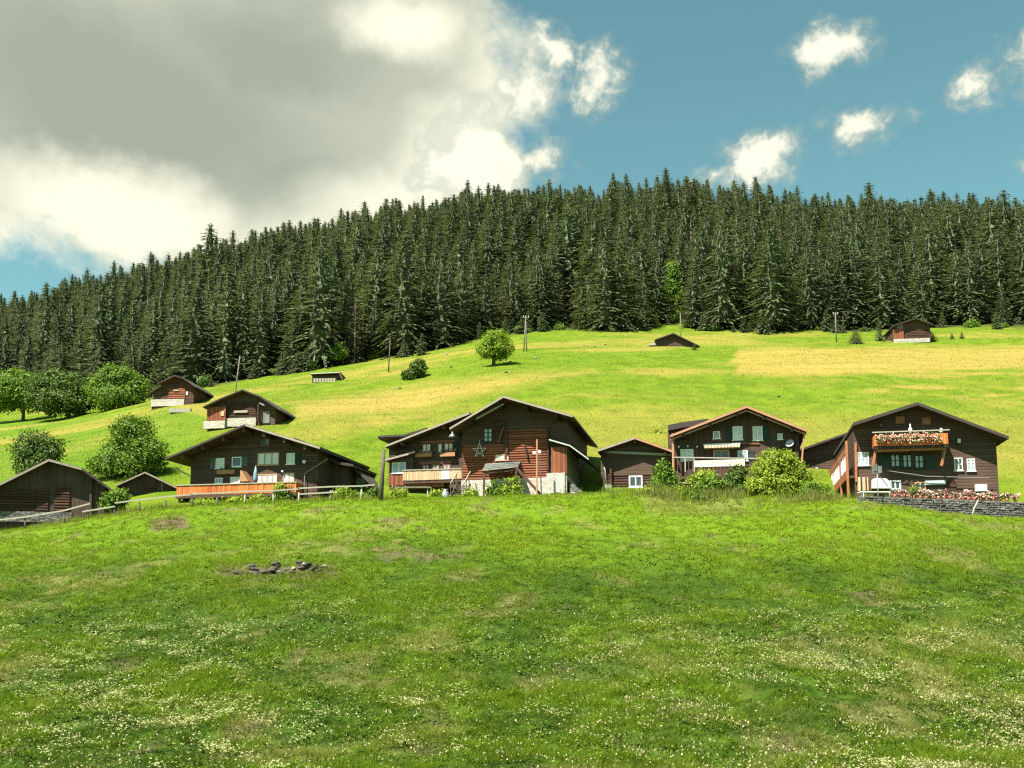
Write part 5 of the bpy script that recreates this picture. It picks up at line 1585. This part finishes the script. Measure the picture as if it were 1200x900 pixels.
h = House('log_hut', 'small red brown hut beside the two round trees under the forest', 'hut', 205, 471, 160, -6)
h.roof([(185, 448.5), (205, 439.5), (216, 443), (229.5, 453)], .9, 8, .2, rake='darkrake', purlins=0, rakeh=.16)
h.wall(188, 226.5, 474, 7, 'brownlog')
h.roof([(176.5, 459), (187.5, 452.5)], .6, 6, .18, rake='darkrake', purlins=0, key='wing', rakeh=.14)
h.wall(178, 189, 472, 5.5, 'dark', 'wing', .02, 'wing_wall')
logs('log_wall', (198, 455, 217, 467), -.02, 'redlog', 6, seed=14)
h.box('stone_base', (177.5, 468, 216, 476), -.16, -.004, M['limewall'])
h.box('pale_plank', (204, 457, 210, 458.5), -.25, -.12, M['fencewood']); h.box('hatch', (218, 459, 220, 463), -.06, -.004, M['curtain'])

h = House('open_shed', 'low shed with a flat dark roof and pale fence boards below the forest', 'shed', 383, 446, hit(383, 447).y, -4)
h.roof([(364, 437.5), (398.5, 435.8)], .8, 6, .25, rake='tin', purlins=0, rakeh=.12)
h.wall(365.5, 398, 450, 5, 'dark')
bm = NB(); (xa, za), (xb, zb) = h.f(398.5, 436, -.8), h.f(402, 445, -.8); prism(bm, [(xa, za), (xb, zb), (xb - .25, zb), (xa - .25, za - .3)], -.8, 5.5); h.o('side_roof', bm, M['roof'])
h.boards('fence_board', (367, 443.2, 394, 447.5), -1.2, 'fencewood', .5, gap=.12, seed=15)

h = House('hay_barn', 'low black barn showing only its gable in the upper meadow', 'barn', 794, 404, hit(794, 406).y, -6)
h.roof([(767.5, 397.5), (789, 390), (820, 405)], .7, 9, .25, rake='darkrake', purlins=0, rakeh=.2)
h.wall(768.5, 816, 407, 8, 'dark_v')
h.box('plank_stack', (760, 403, 768, 405.5), -.6, .5, M['fencewood'])
h.box('door', (783, 397, 793, 405), -.05, -.004, M['dark'])

h = House('log_hut', 'hut with a bright red plank bay at the top right of the meadow', 'hut', 1068, 401, 203, -6)
h.roof([(1046.5, 381), (1073.5, 372.5), (1094, 380)], 1.0, 8, .22, rake='darkrake', purlins=0, rakeh=.18)
h.wall(1048, 1091, 404, 7, 'dark')
h.boards('plank_wall', (1046.5, 386, 1059.5, 397.2), -.35, 'redplank', .35, seed=17)
h.box('gable_board', (1051, 379.5, 1058, 385.5), -.12, -.004, M['greywood'])
h.box('stone_base', (1047, 397.3, 1089, 402), -.4, -.004, M['limewall'])
logs('log_wall', (1062, 386, 1088, 397), -.02, 'brownlog', 6, seed=18)

M['darkrock'] = plain('dark_mossy_rock', (.062, .056, .042), 0.95, .6, 2.5, bump=0.8)
M['greypole'] = plain('grey_pole_wood', (.15, .135, .11), 0.85, .3, 5)
# ------------------------------------------------------------------ fences, poles, walls, stones
def pt(px, py, Y):
    return at(px, py, Y)


def fence(name, label, posts, rails, Y, root_px):
    base = on(root_px, Y); o = empty(name, base)
    for (px, ytop) in posts:
        g = on(px, Y); ht = max(.75, min(1.5, pt(px, ytop, Y).z - g.z))
        bm = NB(); tube(bm, [g - base + Vector((0, 0, -.4)), g - base + Vector((random.uniform(-.05, .05), 0, ht))], [.085, .07], 7)
        obj('post', bm, M['oldpost' if px < 260 else 'fencewood'], o, True)
    for pts_ in rails:
        bm = NB(); q = []
        for (px, h_) in pts_:
            g = on(px, Y - .12); q.append(g - base + Vector((0, 0, h_)))
        for a, b in zip(q, q[1:]): beam(bm, a, b, .07, .12)
        obj('rail', bm, M['fencewood'], o)
    return tag(o, label, 'fence')


fence('wooden_fence', 'weathered post and rail fence running below the long chalet and the left barns',
      [(-8, 606), (28, 604), (73, 601), (101, 597), (132, 594), (161, 591), (192, 589), (223, 586), (253, 584), (285, 583), (319, 580), (349, 577), (386, 575), (422, 571)],
      [[(-20, 1.0), (28, 1.0), (73, 1.02), (103, 1.2)], [(94, .75), (132, .78)], [(132, 1.05), (161, 1.0), (192, 1.0), (223, 1.0)], [(221, 1.05), (253, 1.0), (285, 1.0), (319, 1.0), (349, 1.05)],
       [(347, 1.1), (386, 1.08), (422, 1.12), (438, 1.2)], [(350, .62), (394, .66)]], 81.5, 210)


def pole(name, label, px, Y, ytop, r, mat, lean=0.0, arm=False, strut=None, cat='pole', group=None):
    g = on(px, Y); ht = pt(px, ytop, Y).z - g.z
    top = Vector((lean * ht, 0, ht))
    if arm or strut:
        o = empty(name, g)
        bm = NB(); tube(bm, [(0, 0, -.5), top], [r * 1.15, r * .8], 8); obj('shaft', bm, M[mat], o, True)
        if strut:
            bm = NB(); tube(bm, [(strut, 0, -.5), top * .9], [r * 1.05, r * .7], 8); obj('strut', bm, M[mat], o, True)
        if arm:
            bm = NB(); beam(bm, top - Vector((.5, 0, .35)), top + Vector((.6, 0, -.35)), .12, .12); obj('cross_arm', bm, M[mat], o)
            for s_ in (-.45, .5):
                bm = NB(); tube(bm, [top + Vector((s_, 0, -.3)), top + Vector((s_, 0, -.05))], [.07, .05], 6); obj('insulator', bm, M['glasslamp'], o, True)
    else:
        bm = NB(); tube(bm, [(0, 0, -.5), top * .5, top], [r * 1.15, r, r * .8], 8)
        o = obj(name, bm, M[mat], None, True); o.location = g
    return tag(o, label, cat, group)


pole('wooden_pole', 'thick dark pole standing between the long chalet and the log barn', 445, 80.5, 527, .17, 'oldpost', .05)
pole('utility_pole', 'tall pole behind the log hut above the long chalet', 268, 148, 417, .10, 'greypole', .09)
pole('utility_pole', 'slim grey pole near the dark bush on the open meadow', 452, 185, 398, .11, 'oldpost', .04)
pole('utility_pole', 'double-legged utility pole next to the single round maple', 614, 190, 370, .11, 'greypole', .06, True, .6)
pole('utility_pole', 'slender pole rising behind the low black barn', 803, 200, 367, .10, 'greypole', 0)
pole('utility_pole', 'pale slender pole at the far side of the hay meadow', 990, 206, 366, .11, 'greypole', 0, True)
pole('stake', 'short dark stake in the grass below the corner of the log barn', 691, 75, 595, .07, 'oldpost', 0, cat='stake')
pole('stake', 'short dark stake in the grass below the dry bank', 845, 68, 605, .07, 'oldpost', .02, cat='stake')

# antenna pole in front of the flowered house
g = on(1032, 75); o = empty('antenna_pole', g)
ht = pt(1032, 549, 75).z - g.z
bm = NB(); tube(bm, [(0, 0, -.3), (0, 0, ht)], .045, 7); obj('shaft', bm, M['pipe'], o, True)
bm = NB(); box(bm, -.36, .34, -.06, -.02, ht - .35, ht + .18); box(bm, -.30, -.02, -.10, -.061, ht - .22, ht + .28); obj('panel', bm, M['greywood'], o)
bm = NB(); beam(bm, (0, -.05, ht - .3), (.9, .4, ht - 1.3), .05, .05); obj('stay', bm, M['pipe'], o)
tag(o, 'thin pole with a small grey panel before the flowered chalet terrace', 'pole')

# dry-stone terrace wall with geraniums
def wall_top(px):
    return np.interp(px, [1008, 1040, 1100, 1160, 1210], [580, 582.5, 585.5, 587, 588])
Yw = 75.6
rg_ = random.Random(5)
root = on(1085, Yw); o = empty('terrace_wall', root)
a, b = pt(1008, 580, Yw), pt(1215, 588, Yw)
bm = NB(); n_ = 14
for k_ in range(n_):
    p0 = a.lerp(b, k_ / n_) - root; p1 = a.lerp(b, (k_ + 1) / n_) - root
    box(bm, p0.x, p1.x, .10, .7, p0.z - 3.0, (p0.z + p1.z) / 2 - .04 - rg_.uniform(0, .05))
obj('wall_core', bm, M['drystone'], o)
bm = NB()
for row in range(9):
    x = a.x - root.x
    while x < b.x - root.x:
        w = rg_.uniform(.25, .75); hh = .17; tt = (x - (a.x - root.x)) / (b.x - a.x)
        zt = a.lerp(b, tt).z - root.z - .08 - row * hh
        mt = Matrix.Translation((x + w / 2, .06, zt - hh / 2)) @ Matrix.Rotation(rg_.uniform(-.06, .06), 4, 'Y') @ Matrix.Diagonal((w * .94, rg_.uniform(.14, .30), hh * rg_.uniform(.72, .95), 1))
        r_ = bmesh.ops.create_cube(bm, size=1, matrix=mt)
        x += w
bmesh.ops.bevel(bm, geom=bm.edges[:], offset=.025, segments=1, affect='EDGES')
obj('stones', bm, M['drystone'], o)
tag(o, 'low dark dry-stone wall holding the terrace of the flowered chalet', 'wall')
pole('plank', 'pale plank leaning against the dry-stone terrace wall', 1139, 74.6, 586, .07, 'fencewood', .55, cat='plank')

def geranium(px, Y, name, label, group=None, wid=.55, hgt=.42, n=60, pot='clay', mat='pink', zpx=None):
    p = pt(px, zpx if zpx else float(wall_top(px)), Y)
    o = empty(name, p)
    bm = NB(); tube(bm, [(0, 0, -.02), (0, 0, .02), (0, 0, .22)], [.10, .12, .17], 10); obj('pot', bm, M[pot], o, True)
    for mt, k_, nm in (('stemgreen', .8, 'foliage'), (mat, 1.0, 'blossoms')):
        c_ = link(bpy.data.objects.new(nm, petals(int(px * 3 + k_), 0, 0, .18, wid, .34, hgt, int(n * 1.4 * k_), .14, mt))); c_.parent = o
    return tag(o, label, 'flowers', group)


for i, px in enumerate((1048, 1056, 1065, 1078, 1085, 1092, 1099, 1106, 1113, 1120, 1127, 1134, 1141, 1148, 1155, 1163, 1171, 1180, 1190)):
    big_ = i % 4 == 3
    geranium(px, Yw + .38, 'potted_geranium', 'pink geranium in a pot on top of the dry-stone terrace wall', 'pink geraniums along the terrace wall', .62, .52 if big_ else .34, 62, 'clay')
geranium(1071, Yw + .4, 'potted_plant', 'yellow flowering pot plant among the pink geraniums on the wall', None, .62, .6, 80, 'clay', 'leafyellow')

# white table on the terrace
p = pt(1024, 579, 76.3); o = empty('garden_table', p - Vector((0, 0, .6)))
bm = NB(); box(bm, -1.1, 1.3, -.35, .35, .70, .77); obj('table_top', bm, M['whitepaint'], o)
for x in (-.9, 1.1):
    for y in (-.28, .28):
        bm = NB(); beam(bm, (x, y, .0), (x * .97, y, .699), .06, .06); obj('leg', bm, M['whitepaint'], o)
tag(o, 'white table on the terrace beside the thin antenna pole', 'table')

# wooden bench-table and milk can before the brown chalet
def plank_table(px, py, Y, L, label):
    p = pt(px, py, Y); o = empty('plank_table', Vector((p.x, p.y, p.z - .72)))
    bm = NB(); box(bm, -L / 2, L / 2, -.35, .35, .66, .72); obj('table_top', bm, M['fencewood'], o)
    for x in (-L * .42, L * .42):
        for s_ in (-1, 1):
            bm = NB(); beam(bm, (x, s_ * .32, -.2), (x, s_ * .12, .659), .09, .09); obj('leg', bm, M['fencewood'], o)
    return tag(o, label, 'table')
plank_table(484, 571, 86.4, 3.0, 'long weathered plank table on the grass under the tan balcony')
p = pt(522, 584.5, 84.2); o = empty('milk_can', Vector((p.x, p.y, p.z)))
bm = NB(); tube(bm, [(0, 0, 0), (0, 0, .06), (0, 0, .5), (0, 0, .62), (0, 0, .72)], [.27, .30, .30, .2, .2], 14); obj('body', bm, M['metal'], o, True)
bm = NB(); tube(bm, [(0, 0, .722), (0, 0, .79)], [.24, .20], 14); obj('lid', bm, M['metal'], o, True)
tag(o, 'squat grey metal can in the grass before the brown chalet', 'milk can')

# stair with rails beside the tan balcony
hb = barn
p = pt(535, 580, 85.5); o = empty('outdoor_stair', p)
s_ = m_at(85.5)
bm = NB()
for k_ in range(6): box(bm, -.5 + .1 * k_, .45 + .1 * k_, .1 + .25 * k_, .36 + .25 * k_, -.1 + .2 * k_, -.03 + .2 * k_)
obj('tread', bm, M['oldpost'], o)
for dx in (-.5, .6):
    bm = NB(); beam(bm, (dx, .0, -.2), (dx + .5, 1.6, 1.1), .08, .2); obj('stringer', bm, M['oldpost'], o)
    for k_ in range(3):
        bm = NB(); beam(bm, (dx + .2 * k_, .1 + .6 * k_, .0 + .5 * k_), (dx + .2 * k_, .1 + .6 * k_, 1.0 + .5 * k_), .07, .07); obj('post', bm, M['oldpost'], o)
    bm = NB(); beam(bm, (dx, .05, .95), (dx + .5, 1.55, 2.2), .06, .1); obj('hand_rail', bm, M['fencewood'], o)
tag(o, 'little wooden outdoor stair with rails between the tan balcony and the log barn', 'stair')

# plants round the house fronts
def plant(label, px, Y, rx, ry, mat, n=90, leaf=.17, seed=0, name='garden_plant', cy=None, zmin=-.05):
    p = on(px, Y); s_ = m_at(Y)
    tree(name, label, 'plant', p, 900 + seed + int(px), [(0, 0, ry * s_ * .9, rx * s_, rx * s_ * .7, ry * s_), (rx * s_ * .4, 0, ry * s_ * .6, rx * s_ * .7, rx * s_ * .6, ry * s_ * .7), (-rx * s_ * .45, 0, ry * s_ * .5, rx * s_ * .7, rx * s_ * .6, ry * s_ * .6)],
         mat, n, 10, leaf, .14, 0, .03, limbs=3, zmin=zmin)


plant('leafy climbing plant under the shingled canopy of the log barn, left clump', 580, 85.0, 9, 11, 'leafmid', 110)
plant('leafy pale climbing plant under the shingled canopy by the leaning timber', 600, 85.0, 11, 13, 'leafyellow', 150, seed=2)
plant('yellow green plant in front of the stone base beside the canopy post', 551, 84.3, 8, 6, 'leafyellow', 60, seed=3)
plant('pale flowering shrub at the corner of the red plank skirt', 467, 84.5, 11, 7, 'leafyellow', 90, seed=4)
plant('yellow green plant below the blue balcony panel', 513, 85.5, 9, 5, 'leafyellow', 70, seed=5)
plant('dark green shrub at the foot of the thick dark pole', 437, 86, 8, 9, 'leafdark', 90, seed=6)
plant('young leafy shrub beside the drain pipe end of the long chalet', 400, 84.5, 9, 9, 'leafyellow', 80, seed=7)
plant('climbing shrub at the right end of the orange balcony', 331, 84.0, 12, 11, 'leafdark', 130, seed=8)
plant('tall pale shoots reaching up the orange balcony front', 326, 83.8, 6, 14, 'leafyellow', 60, seed=9)
plant('yellow green flower bed plant under the middle of the orange balcony', 275, 83.6, 15, 4, 'leafyellow', 90, seed=10)
plant('low garden plant under the left half of the orange balcony', 238, 83.4, 14, 4, 'leafyellow', 80, seed=11)
plant('pale garden plant under the right part of the orange balcony', 300, 83.7, 10, 5, 'leafyellow', 70, seed=12)
plant('low plant along the fence near the thick dark pole', 415, 83.2, 10, 4, 'leafmid', 60, seed=13)
plant('tall dry-looking green plant on the bank between shed and banner house', 795, 81.5, 10, 7, 'leafyellow', 80, seed=14)
plant('leafy green plant on the bank below the bench board', 806, 80.5, 9, 6, 'leafmid', 80, seed=15)
plant('pale weed clump on the bank left of the tall shrub', 755, 80.5, 9, 5, 'leafyellow', 60, seed=16)

# rubble outcrop in the grass
ROCK = []
for k_ in range(5):
    bm = NB(); bmesh.ops.create_icosphere(bm, subdivisions=2, radius=1.0)
    rg_ = random.Random(60 + k_); off = [Vector((rg_.uniform(-1, 1), rg_.uniform(-1, 1), rg_.uniform(-1, 1))).normalized() for _ in range(9)]
    for v in bm.verts:
        for q in off:
            d_ = v.co.dot(q) - .68
            if d_ > 0: v.co -= q * d_ * .9
    me = bpy.data.meshes.new('rock'); bm.to_mesh(me); bm.free(); me.materials.append(M['rock' if k_ != 3 else 'palerock']); ROCK.append(me)
M['rock'].name = 'grey_rock'


def rock(px, Y, s, label, group, dz=.1, squash=.55):
    o = link(bpy.data.objects.new('rock', random.choice(ROCK))); g = on(px, Y)
    o.location = g + Vector((0, 0, s * dz)); o.scale = (s, s * random.uniform(.7, 1), s * squash * random.uniform(.7, 1.1)); o.rotation_euler = (random.uniform(-.3, .3), random.uniform(-.3, .3), random.uniform(0, 6))
    return tag(o, label, 'rock', group)


DR = []
for me in ROCK[:3]:
    m2 = me.copy(); m2.materials[0] = M['darkrock']; DR.append(m2)
hr = [hit(px, 673) for px in (270, 322, 378)]
for k_ in range(62):
    q = random.uniform(0, 1); px = 264 + 118 * q
    Yb = np.interp(px, [270, 322, 378], [v.y for v in hr])
    rr_ = rock(px, Yb + random.uniform(-.2, .9), random.uniform(.12, .27) * (1.1 if .15 < q < .9 else .7), 'grey stone in the long rubble outcrop on the front slope', 'stones of the rubble outcrop', .55)
    if k_ % 6: rr_.data = DR[k_ % 3]
for px, py, s in ((412, 418, .5), (425, 416, .7), (434, 413, .6), (444, 411, .5), (700, 406, .4), (712, 404, .4), (690, 405, .35), (598, 424, .3), (527, 431, .35), (521, 416, .5), (628, 420, .4)):
    v = hit(px, py)
    rock(px, v.y, s, 'pale boulder lying on the upper meadow near the forest edge', 'boulders on the upper meadow', .2).data = ROCK[3]
rock(593, hit(593, 437).y, .35, 'small dark rock in the dry grass below the single round maple', None).data = DR[1]
rock(919, hit(919, 465).y, .3, 'lone dark rock in the meadow above the banner house', None).data = DR[1]
rock(466, hit(466, 456).y, .35, 'small brown rock on the hay strip below the dark bush', None).data = DR[1]
for k_ in range(26):
    rock(random.uniform(40, 92), 82.6 + random.uniform(0, .8), random.uniform(.10, .24), 'grey stone in the heap at the foot of the wide dark barn', 'stones at the foot of the left barn', .3)
for k_ in range(18):
    rock(random.uniform(140, 172), 83.2 + random.uniform(0, .8), random.uniform(.10, .22), 'grey stone in the heap before the small dark shed', 'stones before the small shed', .3)
for px, Y, s in ((655, 84.6, .34), (664, 84.8, .28), (672, 84.9, .3), (680, 85.2, .26)):
    rock(px, Y, s, 'flat grey stone lying at the right foot of the log barn', 'stones beside the log barn', .2)

# water trough on the left meadow, logs at the forest edge
v = hit(211, 484); o = empty('water_trough', v)
bm = NB(); box(bm, -1.6, 1.6, -.35, -.25, 0, .6); box(bm, -1.6, 1.6, .25, .35, 0, .6); box(bm, -1.6, -1.5, -.25, .25, 0, .6); box(bm, 1.5, 1.6, -.25, .25, 0, .6); box(bm, -1.5, 1.5, -.25, .25, 0, .1)
obj('trough_body', bm, M['fencewood'], o)
bm = NB(); box(bm, -1.49, 1.49, -.245, .245, .48, .5); obj('water', bm, M['darkglass'], o)
tag(o, 'pale wooden trough on the meadow below the small red brown hut', 'trough')
pole('fence_post', 'pale post with a cross board in the dark gap of the forest edge', 734, 247, 380, .14, 'fencewood', 0, True, cat='post')

# dark ramp beside the log barn
bm = NB(); a = barn.f(666, 562, -.6); b = barn.f(690, 582, -.6)
prism(bm, [(a[0], b[1] - .6), (a[0], a[1]), (b[0], b[1]), (b[0], b[1] - .6)], -.2, 4.5)
o = obj('stone_ramp', bm, M['drystone']); o.matrix_world = barn.root.matrix_basis
tag(o, 'dark sloping stone ramp at the right side of the log barn', 'ramp')
